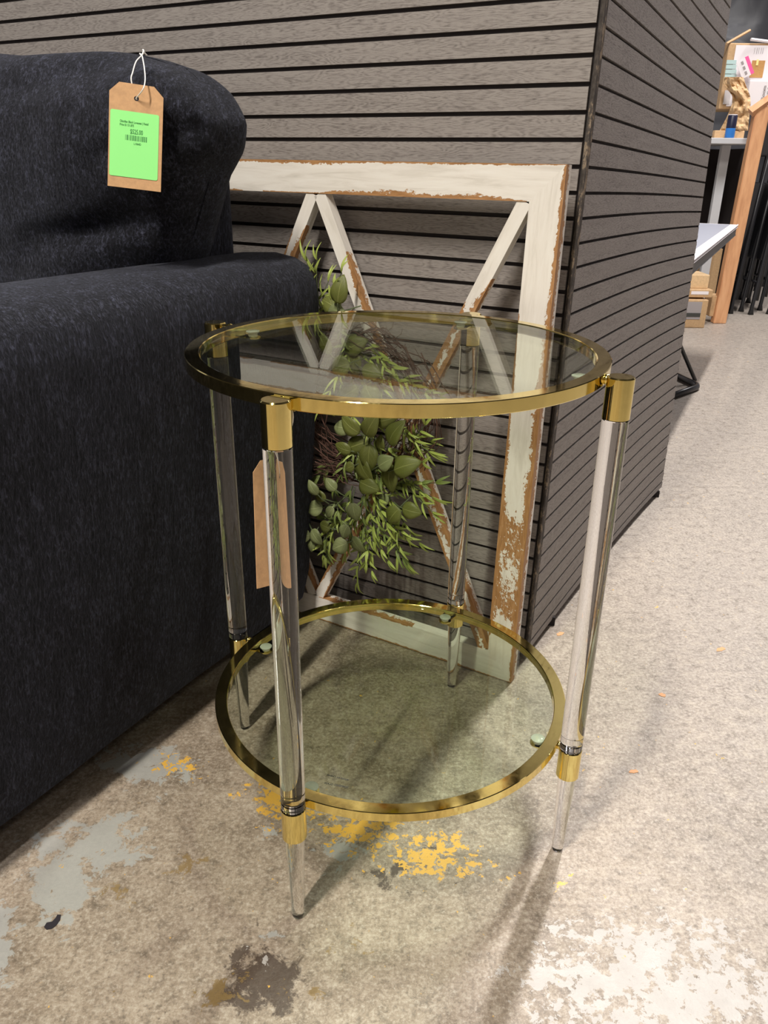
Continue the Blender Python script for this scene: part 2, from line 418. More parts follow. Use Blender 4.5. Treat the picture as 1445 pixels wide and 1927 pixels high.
bm = bmesh.new(); box(bm, (1.2, 1.0, 3.75), (14, 12.2, .1)); tag(obj('ceiling', bm, mat('dark_ceiling', (.10, .10, .105), .9)), kind='structure')
bm = bmesh.new(); box(bm, (1.2, -5.0, 1.3), (14, .1, 2.6)); tag(obj('wall_front', bm, mat('brown_wall', (.10, .075, .055), .8)), kind='structure')
bm = bmesh.new(); box(bm, (5.2, 1.0, 1.2), (.1, 12, 2.4)); tag(obj('wall_right', bm, MT['wall']), kind='structure')

for i_, (px_, py_) in enumerate(((-1.5, -2.6), (.5, -3.2), (2.3, -1.7), (3.2, .3), (-3.0, .2))):  # unseen pale pillars, added to put vertical reflection streaks on the gold
    bm = bmesh.new(); box(bm, (px_, py_, 1.85), (.22, .22, 3.7)); tag(obj('streak_pillar_%d' % (i_+1), bm, MT['wall']), kind='structure')

# ------------------------------------------------------------------ slatted partition
CX, CY, LX, LY = .232, 1.0823, .0157, .0008
PT = .0305; Z0 = .8799; PHI = 2.6291
FD = np.array([math.cos(PHI), math.sin(PHI), 0])           # front face direction, to the left and back
FN = np.array([-math.sin(PHI)*-1, math.cos(PHI)*-1, 0])    # fixed below
FN = np.array([FD[1], -FD[0], 0]);
if FN[1] > 0: FN = -FN                                      # towards the camera
def near(k):
    z = Z0-PT*k; return np.array([CX+LX*z, CY+LY*z, z])
def far(k):
    z = Z0-PT*k-.0315; P = np.array([.70771546-.00208*z, 1.8957+.0527*z, z])
    P[2] = CH+(P[2]-CH)*.95; P[0] *= .95; P[1] *= .95; return P
def side(k, t):
    A, B = near(k), far(k); d = (B-A)[:2]; n = np.array([d[1], -d[0]])/np.hypot(*d)
    w = 4*t*(1-t); P = A+(B-A)*t; P[:2] += n*(-.0063*w-.0043*w*(t-.5)); P[2] += .0024*w; return P
def side_n(t):
    A, B = near(10), far(10); d = (B-A)[:2]; n = np.array([d[1], -d[0], 0]); return n/np.linalg.norm(n)
part = thing('slat_partition', 'dark grey wood slat partition with horizontal grooves standing behind the glass table', 'partition', (CX, CY, 0))
KT = -15
def slat_strip(bm, uvl, P, k0, k1, t0, t1, nt, nrm, th, s0, jitter=None):
    """a slat between groove indices k0 (upper) and k1 (lower), P(k,t) -> point"""
    ring = []
    for i in range(nt+1):
        t = t0+(t1-t0)*i/nt
        n = nrm(t)*th
        a, b = P(k0, t), P(k1, t)
        ring.append([bm.verts.new(Vector(q)) for q in (a-n, a+n*0, b+n*0, b-n)])
    L = np.linalg.norm(P(k0, t1)-P(k0, t0)); off = random.random()*7; voff = random.random()*5
    def face(vs, uvs):
        f = bm.faces.new(vs)
        for l, u in zip(f.loops, uvs): l[uvl].uv = u
    for i in range(nt):
        A, B = ring[i], ring[i+1]; u0 = off+L*i/nt; u1 = off+L*(i+1)/nt
        for j, (v0, v1) in enumerate(((-.005, 0), (0, .027), (.027, .032))):
            face((A[j], A[j+1], B[j+1], B[j]), ((u0, voff+v0), (u0, voff+v1), (u1, voff+v1), (u1, voff+v0)))
    for A, u in ((ring[0], off), (ring[-1], off+L)):
        face(A, ((u, voff), (u+.003, voff), (u+.003, voff+.027), (u, voff+.027)))
def Pf(k, t):
    return near(k) + FD*(.0075+t*1.75) - FN*0.0
GW = .066      # half groove in units of pitch
bm = bmesh.new(); uvl = bm.loops.layers.uv.new('UVMap')
for k in range(KT, 28):
    slat_strip(bm, uvl, Pf, k+GW*1.35, k+1-GW*1.35, 0, 1, 1, lambda t: FN, .0045, 0)
slat_strip(bm, uvl, Pf, 28+GW, 28.6, 0, 1, 1, lambda t: FN, .0045, 0)
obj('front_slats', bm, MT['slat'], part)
bm = bmesh.new(); uvl = bm.loops.layers.uv.new('UVMap')
for k in range(KT, 28):
    slat_strip(bm, uvl, side, k+GW, k+1-GW, .008, 1, 14, side_n, .0045, 0)
slat_strip(bm, uvl, side, 28+GW, 28.5, .008, 1, 14, side_n, .0045, 0)
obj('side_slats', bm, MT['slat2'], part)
# backing boards
def slab(P, nrm, t0, t1, nt, a, b, k0, k1):
    bm = bmesh.new(); R = []
    for i in range(nt+1):
        t = t0+(t1-t0)*i/nt; n = nrm(t)
        R.append([bm.verts.new(Vector(q)) for q in (P(k0, t)-n*a, P(k1, t)-n*a, P(k1, t)-n*b, P(k0, t)-n*b)])
    for A, B in zip(R, R[1:]):
        for j in range(4): bm.faces.new((A[j], A[(j+1) % 4], B[(j+1) % 4], B[j]))
    bm.faces.new(R[0]); bm.faces.new(R[-1]); return bm
obj('front_backing_board', slab(Pf, lambda t: FN, 0, 1, 1, .0042, .022, KT, 28.4), MT['felt'], part)
obj('side_backing_board', slab(side, side_n, .006, .998, 14, .0042, .022, KT, 28.35), MT['felt'], part)
# worn strip at the corner, and a pale chipped strip at the far edge and bottom
bm = bmesh.new(); zt = near(KT)[2]
for i in range(60):
    z0 = .012+(zt-.012)*i/60; z1 = .012+(zt-.012)*(i+1)/60
    def ring_(z):
        P = near((Z0-z)/PT); w = .006+.0015*noise.noise(Vector((0, 0, z*90)))
        return [P-FN*.001+FD*.0045, P+FN*.0010+FD*.001, P+side_n(0)*.0006, P-FN*.012-FD*.001, P-FN*.012+FD*.0045]
    if i == 0: a = [bm.verts.new(Vector(q)) for q in ring_(z0)]
    b = [bm.verts.new(Vector(q)) for q in ring_(z1)]
    for j in range(5): bm.faces.new((a[j], a[(j+1) % 5], b[(j+1) % 5], b[j]))
    a = b
obj('corner_strip', bm, MT['chip'], part)
bm = bmesh.new()
for i in range(420):
    k = KT + (28.4-KT)*i/420; P = side(k, 1.0); P2 = side(k+(28.4-KT)/420, 1.0)
    w = max(0.0005, .0035+.007*noise.noise(Vector((i*.33, 1.7, 0)))+.003*noise.noise(Vector((i*1.1, 9, 0))))
    if abs((k % 1)-.0) < .12 or (k % 1) > .9: w *= .1
    d = side(k, 1.0)-side(k, .98); d /= np.linalg.norm(d); n = side_n(1)
    q = [P-n*.001, P+d*w-n*.001, P+d*w-n*.012, P-n*.012]; q2 = [x+(P2-P) for x in q]
    A = [bm.verts.new(Vector(x)) for x in q]; B = [bm.verts.new(Vector(x)) for x in q2]
    for j in range(4): bm.faces.new((A[j], A[(j+1) % 4], B[(j+1) % 4], B[j]))
obj('far_edge_strip', bm, MT['chip'], part)
# feet under the partition
for P in (near(28)+FD*.05-FN*.02, near(28)+FD*1.6-FN*.02, side(28, .15)-side_n(0)*.016, side(28, .97)-side_n(0)*.016):
    bm = bmesh.new(); box(bm, (P[0], P[1], .008), (.03, .03, .016)); obj('foot', bm, MT['felt'], part)

# ------------------------------------------------------------------ leaning chipped frame
FB = np.array([.20759, 1.03100, .0008]); FDx = np.array([-.86621, .49968, 0]); FUP = np.array([.01808, .03134, .99934]); FNn = np.array([-.49936, -.86564, .03618])
def fw(a, b, o=0.): return FB + FDx*a + FUP*b + FNn*o
def fpt(u, v, o=0.):
    P = onplane(u, v, FB+FNn*o, FNn); return P
def fab(u, v, o=0.):
    P = fpt(u, v, o)-FB; return float(P @ FDx), float(P @ FUP)
frame = thing('barn_door_frame', 'square white chipped-paint wood frame with crossed braces leaning on slat partition', 'frame', FB)
FT = .019
def board(name, quad, th0, th1, wearf, parent, nu=160, nv=14):
    """quad: four (a,b) points p00,p10,p11,p01 (u along length, v across); front at th1, back at th0"""
    bm = bmesh.new(); uvl = bm.loops.layers.uv.new('UVMap')
    q = [np.array(x) for x in quad]; L = np.linalg.norm(q[1]-q[0]); Wd = np.linalg.norm(q[3]-q[0]); of = random.random()*5
    def pt(s, t): return (q[0]*(1-s)+q[1]*s)*(1-t) + (q[3]*(1-s)+q[2]*s)*t
    wear = {}
    def mk(s, t, o, w):
        a, b = pt(s, t); 
        # slightly worn arrises
        vv = bm.verts.new(Vector(fw(a, b, o))); wear[vv] = w; return vv
    F = [[mk(i/nu, j/nv, th1, wearf(i/nu, j/nv, L, Wd)) for j in range(nv+1)] for i in range(nu+1)]
    Bk = [[mk(i/nu, j, th0, .2) for j in (0, 1)] for i in range(nu+1)]
    def face(vs, uvs):
        f = bm.faces.new(vs)
        for l, u in zip(f.loops, uvs): l[uvl].uv = (u[0]+of, u[1]+of)
    for i in range(nu):
        s0, s1 = L*i/nu, L*(i+1)/nu
        for j in range(nv):
            t0, t1 = Wd*j/nv, Wd*(j+1)/nv
            face((F[i][j], F[i+1][j], F[i+1][j+1], F[i][j+1]), ((s0, t0), (s1, t0), (s1, t1), (s0, t1)))
        face((F[i][0], F[i+1][0], Bk[i+1][0], Bk[i][0]), ((s0, 0), (s1, 0), (s1, -.02), (s0, -.02)))
        face((F[i][nv], F[i+1][nv], Bk[i+1][1], Bk[i][1]), ((s0, Wd), (s1, Wd), (s1, Wd+.02), (s0, Wd+.02)))
        face((Bk[i][0], Bk[i+1][0], Bk[i+1][1], Bk[i][1]), ((s0, 0), (s1, 0), (s1, Wd), (s0, Wd)))
    face([F[0][j] for j in range(nv+1)]+[Bk[0][1], Bk[0][0]], [(0, 0)]*(nv+3))
    face([F[nu][j] for j in range(nv+1)]+[Bk[nu][1], Bk[nu][0]], [(0, 0)]*(nv+3))
    bm.verts.index_update()
    me = bpy.data.meshes.new(name); ws = [wear[v] for v in bm.verts]
    bmesh.ops.recalc_face_normals(bm, faces=bm.faces[:]); bm.to_mesh(me); bm.free()
    at = me.attributes.new('wear', 'FLOAT', 'POINT'); at.data.foreach_set('value', np.array(ws, np.float32))
    o = link(name, me, MT['paint']); setp(o, parent); return o
def n1(x, s=0): return noise.noise(Vector((x, s*3.7, s)))
def edgew(e0, e1, base=-.45, amp=.9, s=0.):
    """wear grows towards the edge v=0 (e0 width in m) and v=1 (e1)"""
    def f(u, v, L, Wd):
        x = u*L; d0 = v*Wd; d1 = (1-v)*Wd
        w0 = e0(u)*(1+.8*n1(x*14, s+1)); w1 = e1(u)*(1+.8*n1(x*14, s+2))
        return max(base, min(1.3, 1.05-d0/max(w0, 1e-4)*.55) if w0 > .0003 else -1, min(1.3, 1.05-d1/max(w1, 1e-4)*.55) if w1 > .0003 else -1)
    return f
FWd = .727; RW = .043; HT = .7291
def lerp(u, pts):
    return float(np.interp(u, [p[0] for p in pts], [p[1] for p in pts]))
# top rail: u from right to left, v from bottom(0) to top(1)
board('top_rail', [(RW, HT-RW), (FWd-RW, HT-RW), (FWd, HT), (0, HT)], 0, FT,
      edgew(lambda u: lerp(u, [(0, .0), (.06, .004), (.2, .009), (.42, .007), (.5, .001), (.7, .0), (.73, .003), (.78, .0), (1, .003)]),
            lambda u: lerp(u, [(0, .001), (.1, .003), (.35, .004), (.5, .005), (.63, .006), (.7, .003), (1, .004)]), s=1), frame)
def stile_w(u, v, L, Wd):   # u from bottom to top, v from outer(0) to inner(1)
    f = edgew(lambda u: lerp(u, [(0, .006), (.2, .012), (.45, .014), (.6, .009), (.75, .006), (1, .006)]),
              lambda u: lerp(u, [(0, .0), (.12, .010), (.3, .012), (.42, .008), (.55, .004), (.7, .003), (.8, .0), (1, 0)]), s=5)(u, v, L, Wd)
    low = lerp(u, [(0, -.4), (.10, .0), (.14, .42), (.22, .50), (.28, .66), (.34, .55), (.40, .22), (.45, -.45), (1, -.45)])
    return max(f, low + .5*n1(u*9, 4)*(1 if .1 < u < .42 else 0) + .25*abs(v-.45))
board('right_stile', [(0, 0), (0, HT), (RW, HT-RW), (RW, RW)], 0, FT, stile_w, frame)
board('left_stile', [(FWd, 0), (FWd, HT), (FWd-RW, HT-RW), (FWd-RW, RW)], 0, FT, edgew(lambda u: .006, lambda u: .004, s=9), frame)
board('bottom_rail', [(0, 0), (FWd, 0), (FWd-RW, RW), (RW, RW)], 0, FT,
      edgew(lambda u: lerp(u, [(0, .001), (.05, .003), (.15, .0035), (.4, .003), (.6, .002), (1, .002)]),
            lambda u: lerp(u, [(0, .0), (.2, .0), (.22, .006), (.36, .006), (.38, 0), (.42, .004), (.5, .0), (1, .002)]), s=3), frame)
MID = FWd/2
def brace(p, q, wd, wf, s):
    p, q = np.array(p), np.array(q); d = vn(q-p); n = np.array([-d[1], d[0]])*wd/2
    return board('cross_brace', [p-n, q-n, q+n, p+n], .001, FT-.001, wf, frame, nv=10)
# right half: B from top middle to bottom right corner, C from top right corner to bottom middle
bw = .0185
LO, HI = RW-.0, HT-RW
wB = lambda u, v, L, Wd: max(edgew(lambda u: lerp(u, [(0, 0), (.12, .0), (.17, .007), (.4, .008), (.55, .007), (1, .006)]), lambda u: lerp(u, [(0, 0), (.45, .0), (.6, .006), (1, .008)]), s=12)(u, v, L, Wd), lerp(u, [(0, -.5), (.48, -.4), (.55, .42), (.75, .38), (.9, .1), (1, -.4)])+.5*n1(u*14, 3))
def wB2(u, v, L, Wd): return wB(u, 1-v, L, Wd)
wC = edgew(lambda u: lerp(u, [(0, 0), (.14, 0), (.2, .0075), (.45, .008), (.9, .006), (1, 0)]), lambda u: lerp(u, [(0, 0), (.2, .0), (.25, .0075), (.45, .008), (.9, .006), (1, 0)]), s=21)
brace((MID-.006, HI), (RW+.006, LO), bw, wB, 1)
brace((RW+.006, HI), (MID-.006, LO), bw, wC, 2)
wA = edgew(lambda u: lerp(u, [(0, 0), (.06, 0), (.1, .005), (.3, .0075), (1, .006)]), lambda u: lerp(u, [(0, 0), (.08, .0), (.14, .006), (.3, .0075), (1, .005)]), s=33)
brace((MID+.006, HI), (FWd-RW-.006, LO), bw, wA, 3)
brace((FWd-RW-.006, HI), (MID+.006, LO), bw, wC, 4)

# ------------------------------------------------------------------ wreath hung on the braces
wc = fpt(692, 745, .035)
wreath = thing('leafy_wreath', 'grapevine wreath with green artificial leaves hung on the white chipped frame', 'wreath', fpt(700, 1095, .03))
def P3(u, v, o): return Vector(fpt(u, v, o))
bm = bmesh.new()
ca, cb = fab(690, 760, .03)
for i in range(95):
    a0 = random.uniform(0, 2*PI); span = random.uniform(.5, 2.2); rr = .096+random.gauss(0, .011); oo = .034+random.gauss(0, .009); ph = random.random()*6
    if i > 70: rr += .012*random.random()
    pts = []
    for j in range(12):
        a = a0+span*j/11; r = rr+.009*math.sin(a*4+ph)+.004*math.sin(a*11+ph*2)+(.02*((j/11)**4) if i % 5 == 0 else 0)
        pts.append(Vector(fw(ca+r*math.cos(a), cb+r*math.sin(a), max(.0235, oo+.004*math.sin(a*4+ph)))))
    tube(bm, pts, random.uniform(.0004, .0011), 5)
# broken ends at the left and wild tendrils at the right
for i in range(60):
    u0 = random.uniform(640, 690); v0 = random.uniform(870, 905)
    pts = [P3(u0, v0, random.uniform(.026, .045)), P3(u0-25, v0+random.uniform(-10, 6), random.uniform(.026, .05)), P3(random.uniform(584, 612), v0+random.uniform(-26, 18), random.uniform(.026, .06))]
    tube(bm, pts, .0005, 4)
for i in range(60):
    u0 = random.uniform(690, 770); v0 = random.uniform(600, 860)
    du = random.uniform(10, 50); dv = random.uniform(-40, 50)
    tube(bm, [P3(u0, v0, .03), P3(u0+du*.5, v0+dv*.2, .05), P3(u0+du, v0+dv*.6, .045), P3(u0+du*1.1, v0+dv, .04)], .0005, 4)
obj('grapevine_ring', bm, MT['twig'], wreath, smooth=True)

def leaf(bm, uvl, base, d, nrm, L, Wd, curl=.25, cup=.2, n=8, tipp=1.0, mi=0):
    d = d.normalized(); x = d.cross(nrm).normalized(); z = x.cross(d).normalized()
    rows = []
    for i in range(n+1):
        t = i/n
        w = Wd/2*(math.sin(PI*min(1, t**.75))**.75 if tipp >= 1 else math.sin(PI*t**.9))
        if i == 0 or i == n: w = Wd*.012
        c = base + d*(L*t) - z*(curl*L*t*t) + z*(.1*L*math.sin(PI*t))
        rows.append([bm.verts.new(c + x*w*k + z*(cup*w*abs(k))) for k in (-1, -.5, 0, .5, 1)])
    for i in range(n):
        for j in range(4):
            f = bm.faces.new((rows[i][j], rows[i][j+1], rows[i+1][j+1], rows[i+1][j])); f.material_index = mi; f.smooth = True
            for l, (a, b) in zip(f.loops, ((j, i), (j+1, i), (j+1, i+1), (j, i+1))): l[uvl].uv = (a/4, b/n)
OUT = Vector(FNn)
def solid(o, th=.0004):
    md = o.modifiers.new('thick', 'SOLIDIFY'); md.thickness = th; md.offset = 0
def spray(p0, p1, L, Wd, pairs, kind, oo=(.03, .05), droop=0.0, parent=None):
    parent = parent or wreath
    bm = bmesh.new(); uvl = bm.loops.layers.uv.new('UVMap')
    A = P3(*p0, oo[0]); B = P3(*p1, oo[1]); mid = (A+B)/2+OUT*.012+Vector(FDx)*random.uniform(-.006, .006)
    pts = [A*(1-t)**2+mid*2*t*(1-t)+B*t*t for t in [i/10 for i in range(11)]]
    tube(bm, pts, [.0011-.0007*i/10 for i in range(11)], 5, mi=1)
    for i in range(pairs):
        t = .12+.86*i/max(1, pairs-1); k = min(9, int(t*10)); p = pts[k].lerp(pts[k+1], t*10-k) if k < 10 else pts[-1]
        ax = (pts[k+1]-pts[k]).normalized(); sd = ax.cross(OUT).normalized()
        for s in (-1, 1):
            if i == pairs-1 and s == 1 and pairs > 2: dirv = ax+OUT*.1
            else: dirv = ax*random.uniform(.55, 1.2)+sd*s*random.uniform(.2, .9)+OUT*random.uniform(-.25, .7)+Vector((random.uniform(-.25, .25), 0, random.uniform(-.3, .1)))
            nr = (OUT+sd*random.uniform(-.5, .5)+Vector((0, 0, random.uniform(-.1, .6)))).normalized()
            l = L*random.uniform(.75, 1.15)
            leaf(bm, uvl, p, dirv, nr, l, Wd*random.uniform(.8, 1.15), curl=random.uniform(-.05, .35), cup=random.uniform(.1, .45), n=8)
    for v in bm.verts:      # keep clear of the boards behind
        o_ = (np.array(v.co)-FB) @ FNn
        if o_ < .0215: v.co += OUT*(.0215-o_)
    m = {'N': MT['leafN'], 'D': MT['leafD'], 'A': MT['leafA'], 'B': MT['leafB']}[kind]
    ob = obj('leafy_stem', bm, [m, MT['stem']], parent); solid(ob); return ob
NR = [((608, 600), (597, 488)), ((600, 560), (578, 492)), ((622, 600), (643, 512)), ((612, 590), (618, 530)), ((650, 640), (720, 690)), ((690, 640), (765, 712)), ((700, 650), (800, 742)), ((720, 700), (830, 748)),
      ((700, 690), (740, 760)), ((690, 760), (705, 830)), ((700, 790), (812, 832)), ((760, 800), (808, 850)), ((690, 800), (730, 845)), ((735, 850), (800, 930)), ((740, 880), (815, 965)), ((760, 900), (812, 935)), ((700, 900), (728, 985)),
      ((690, 930), (712, 1010)), ((690, 960), (672, 1098)), ((700, 980), (730, 1055)), ((705, 940), (765, 1010)), ((730, 930), (790, 1022)), ((740, 990), (765, 1058)), ((755, 960), (748, 1045)), ((680, 990), (700, 1075)), ((670, 960), (650, 1040)),
      ((650, 950), (615, 1015)), ((640, 970), (612, 1050)), ((620, 990), (608, 1045)), ((700, 1000), (690, 1060)), ((710, 960), (700, 1040)), ((660, 930), (690, 1000)), ((640, 700), (610, 760)), ((650, 760), (680, 800)), ((690, 860), (720, 930)), ((660, 700), (700, 770)), ((780, 820), (800, 800))]
for i, (a, b) in enumerate(NR):
    Ln = (P3(*a, .03)-P3(*b, .03)).length
    spray(a, b, random.uniform(.024, .036), random.uniform(.0036, .0052), max(3, int(Ln/.0165)), 'N', (.028+.012*random.random(), .035+.03*random.random()))
random.seed(23)
for i in range(26):
    t_ = random.random(); u_ = random.gauss(695, 38); v_ = random.uniform(800, 985)
    if i % 4 == 0: u_ = random.uniform(640, 700); v_ = random.uniform(520, 760)
    an = random.gauss(math.radians(-80), .75); ln_ = random.uniform(45, 85)
    e_ = (max(588, u_+ln_*math.cos(an)), v_-ln_*math.sin(an))
    spray((u_, v_), e_, random.uniform(.020, .032), random.uniform(.0035, .0055), random.randint(3, 5), 'D' if i % 3 else 'N', (.024+.02*random.random(), .03+.035*random.random()))
BL = [(645, 843, 30, 'A', 160), (675, 836, 40, 'A', 20), (697, 862, 40, 'A', -90), (656, 880, 22, 'A', 200), (696, 913, 40, 'A', -20), (736, 900, 42, 'A', -90), (764, 876, 44, 'A', 20), (745, 813, 42, 'A', 60), (623, 911, 28, 'B', 130), (600, 932, 32, 'A', 150),
      (593, 957, 36, 'B', 190), (667, 964, 34, 'B', -80), (719, 942, 32, 'B', 215), (740, 970, 38, 'A', 230), (775, 961, 36, 'A', -15), (640, 1027, 36, 'B', 200), (673, 1026, 36, 'B', -60), (590, 917, 30, 'B', 120), (598, 1010, 34, 'B', -50), (717, 833, 24, 'A', 90),
      (690, 885, 40, 'A', -60), (571, 1006, 32, 'B', 175), (586, 1028, 26, 'B', -100), (640, 545, 38, 'A', 80), (622, 572, 34, 'A', 150), (630, 592, 34, 'B', 200), (610, 645, 36, 'A', 120), (668, 650, 36, 'A', 30), (665, 690, 40, 'A', -100), (640, 690, 34, 'A', 200),
      (700, 700, 32, 'A', -20), (655, 740, 38, 'A', 210), (700, 745, 34, 'A', -60), (660, 800, 36, 'A', 140), (640, 805, 36, 'B', 170), (700, 800, 38, 'A', 60), (725, 790, 34, 'A', 10), (620, 965, 30, 'B', 230), (650, 1000, 28, 'B', 250), (610, 990, 28, 'A', 160), (725, 870, 28, 'B', 30)]
for (u, v, sz, kd, ang) in BL:
    bm = bmesh.new(); uvl = bm.loops.layers.uv.new('UVMap')
    a = math.radians(ang); d2 = Vector(fpt(u+10*math.cos(a), v-10*math.sin(a), .04))-Vector(fpt(u, v, .04)); d2.normalize()
    oo = random.uniform(.05, .075); L = sz/1500*1.2*(1.34 if v < 905 else 1.14); C0 = P3(u, v, oo)-d2*L*.5
    stem = [C0-d2*.02-OUT*.012, C0-d2*.008-OUT*.003, C0, C0+d2*L*.3]
    tube(bm, stem, .0007, 5, mi=1)
    nr = (OUT+Vector((0, 0, random.uniform(.0, .5)))+Vector(FDx)*random.uniform(-.35, .35)).normalized()
    leaf(bm, uvl, C0, d2+OUT*random.uniform(-.1, .2), nr, L, L*random.uniform(.62, .85), curl=random.uniform(0, .25), cup=random.uniform(-.12, .1), n=10)
    ob = obj('broad_leaf', bm, [MT['leafA' if kd == 'A' else 'leafB'], MT['stem']], wreath); solid(ob, .0006)

# ------------------------------------------------------------------ sofa
SP = np.array([-.13887, 1.17112, 0]); SU = np.array([.48666, .87359, 0]); SI = np.array([-.87359, .48666, 0]); UP = np.array([0, 0, 1.])
def sw(al, inw, z): return SP + SU*al + SI*inw + UP*z
SM = Matrix(((SU[0], SI[0], 0), (SU[1], SI[1], 0), (0, 0, 1)))
sofa = thing('loveseat', 'black chenille loveseat with a rounded arm at left, side-on to the camera', 'sofa', sw(-.43, .75, 0))
def arm_mesh(flip=False, base=0.):
    prof = [(0.0, .05), (-.012, .10), (-.020, .20), (-.028, .30), (-.035, .42), (-.041, .50), (-.044, .55), (-.040, .578), (-.027, .596), (-.005, .606), (.03, .611), (.07, .609), (.10, .600), (.118, .585), (.125, .56), (.125, .40), (.125, .20), (.125, .05)]
    # densify
    pr = []
    for a, b in zip(prof, prof[1:]):
        n = max(1, int(math.hypot(b[0]-a[0], b[1]-a[1])/.02))
        for i in range(n): pr.append((a[0]+(b[0]-a[0])*i/n, a[1]+(b[1]-a[1])*i/n))
    pr.append(prof[-1]); cx, cz = .04, .33
    bm = bmesh.new(); R = []
    als = [0.020, .017, .008, -.015, -.03]+[-.06-.04*i for i in range(20)]+[-.885, -.90, -.91, -.915]
    for al in als:
        e = min(abs(al-.021), abs(al+.917)); sh = 1-.12*max(0, 1-e/.022)**2.2
        row = []
        for (i, z) in pr:
            ii = cx+(i-cx)*sh; zz = max(.05, cz+(z-cz)*(1-(1-sh)*.35))
            wob = .0035*noise.noise(Vector((al*5, z*6, i*4)))
            ii2 = ii+wob; 
            if flip: ii2 = base-ii2
            row.append(bm.verts.new(Vector(sw(al, ii2, zz+wob*.6))))
        R.append(row)
    for A, B in zip(R, R[1:]):
        for j in range(len(pr)-1): bm.faces.new((A[j], A[j+1], B[j+1], B[j]))
        bm.faces.new((A[-1], A[0], B[0], B[-1]))
    bm.faces.new(R[0]); bm.faces.new(R[-1]); return bm
obj('arm', arm_mesh(), MT['fab'], sofa, smooth=True, sharp=math.radians(50))
obj('arm', arm_mesh(True, 1.5), MT['fab'], sofa, smooth=True, sharp=math.radians(50))
def rbox(a0, a1, i0, i1, z0, z1, bev, seg=4):
    bm = bmesh.new(); r = bmesh.ops.create_cube(bm, size=1.)
    c = ((a0+a1)/2, (i0+i1)/2, (z0+z1)/2); s = (a1-a0, i1-i0, z1-z0)
    for v in bm.verts: v.co = Vector((c[0]+v.co.x*s[0], c[1]+v.co.y*s[1], c[2]+v.co.z*s[2]))
    bmesh.ops.bevel(bm, geom=bm.edges[:], offset=bev, segments=seg, profile=.5, affect='EDGES')
    for v in bm.verts: v.co = Vector(sw(*v.co))
    return bm
obj('backrest', rbox(-.14, .0, .086, 1.412, .05, .725, .025), MT['fab'], sofa, True, math.radians(60))
obj('base', rbox(-.86, -.05, .12, 1.38, .05, .30, .01), MT['fab'], sofa, True, math.radians(60))
obj('seat_cushion', rbox(-.90, -.15, .13, .748, .30, .44, .04, 6), MT['fab'], sofa, True)
obj('seat_cushion', rbox(-.90, -.15, .752, 1.37, .30, .44, .04, 6), MT['fab'], sofa, True)
def cushion(i0, i1, sgn=1):
    bm = bmesh.new(); bmesh.ops.create_cube(bm, size=2.)
    bmesh.ops.subdivide_edges(bm, edges=bm.edges[:], cuts=47, use_grid_fill=True)
    ic, hw = (i0+i1)/2, (i1-i0)/2
    for v in bm.verts:
        x, y, z = v.co; p = 4.2
        s = max(abs(x), abs(y), abs(z)); 
        q = Vector((x, y, z)); nrm = (abs(x)**p+abs(y)**p+abs(z)**p)**(1/p); q = q/nrm*s if nrm > 0 else q
        # x: inward axis, y: along (depth), z: up
        puff = (1-abs(q.x)**3)*(1-abs(q.z)**3)
        zz = .645+.207*q.z
        Rz = float(np.interp(zz, [.42, .60, .66, .71, .74, .77, .80, .86], [.135, .075, .045, .02, -.008, -.022, -.02, .0]))
        side_in = (i0+Rz) if q.x < 0 else i1
        inw = ic+abs(q.x)*(side_in-ic)
        al = -.145+q.y*(.075+.055*max(0, puff)**.6)
        # creases
        n = .011*noise.noise(Vector((inw*4, al*4, zz*5)))+.005*noise.noise(Vector((inw*14, al*9, zz*10)))
        cr_ = 0
        for (ia, za, ib, zb, w, d) in ((.03, .69, .22, .61, .018, .008), (.02, .66, .20, .64, .014, .012), (-.01, .76, .09, .73, .012, .010), (.0, .825, .10, .845, .012, .012), (.07, .835, .30, .80, .02, .006)):
            A = Vector((ia, za)); B = Vector((ib, zb)); Pq = Vector((inw, zz)); t = max(0, min(1, (Pq-A).dot(B-A)/(B-A).length_squared)); dd = (Pq-(A+(B-A)*t)).length
            cr_ += 1.5*d*math.exp(-(dd/w)**2)*(1-.6*t)
        if q.y < 0: al += cr_
        if zz > .8: zz -= cr_*.3
        top = 0
        if q.z > 0: zz += .008*math.sin(inw*16+.6)*q.z - .012*max(0, (inw-.4)/.35)*q.z
        al -= n if q.y < 0 else -n
        zz += n*.5
        v.co = Vector(sw(al, inw+n*.4, zz))
    return bm
obj('back_cushion', cushion(-.012, .745), MT['fabtop'], sofa, True)
obj('back_cushion', cushion(.755, 1.40), MT['fabtop'], sofa, True)
for a_, i_ in ((-.86, .03), (-.05, .03), (-.86, 1.45), (-.05, 1.45)):
    bm = bmesh.new(); box(bm, sw(a_+.0, i_, .026), (.05, .05, .052), SM, .004); obj('foot', bm, MT['black'], sofa)

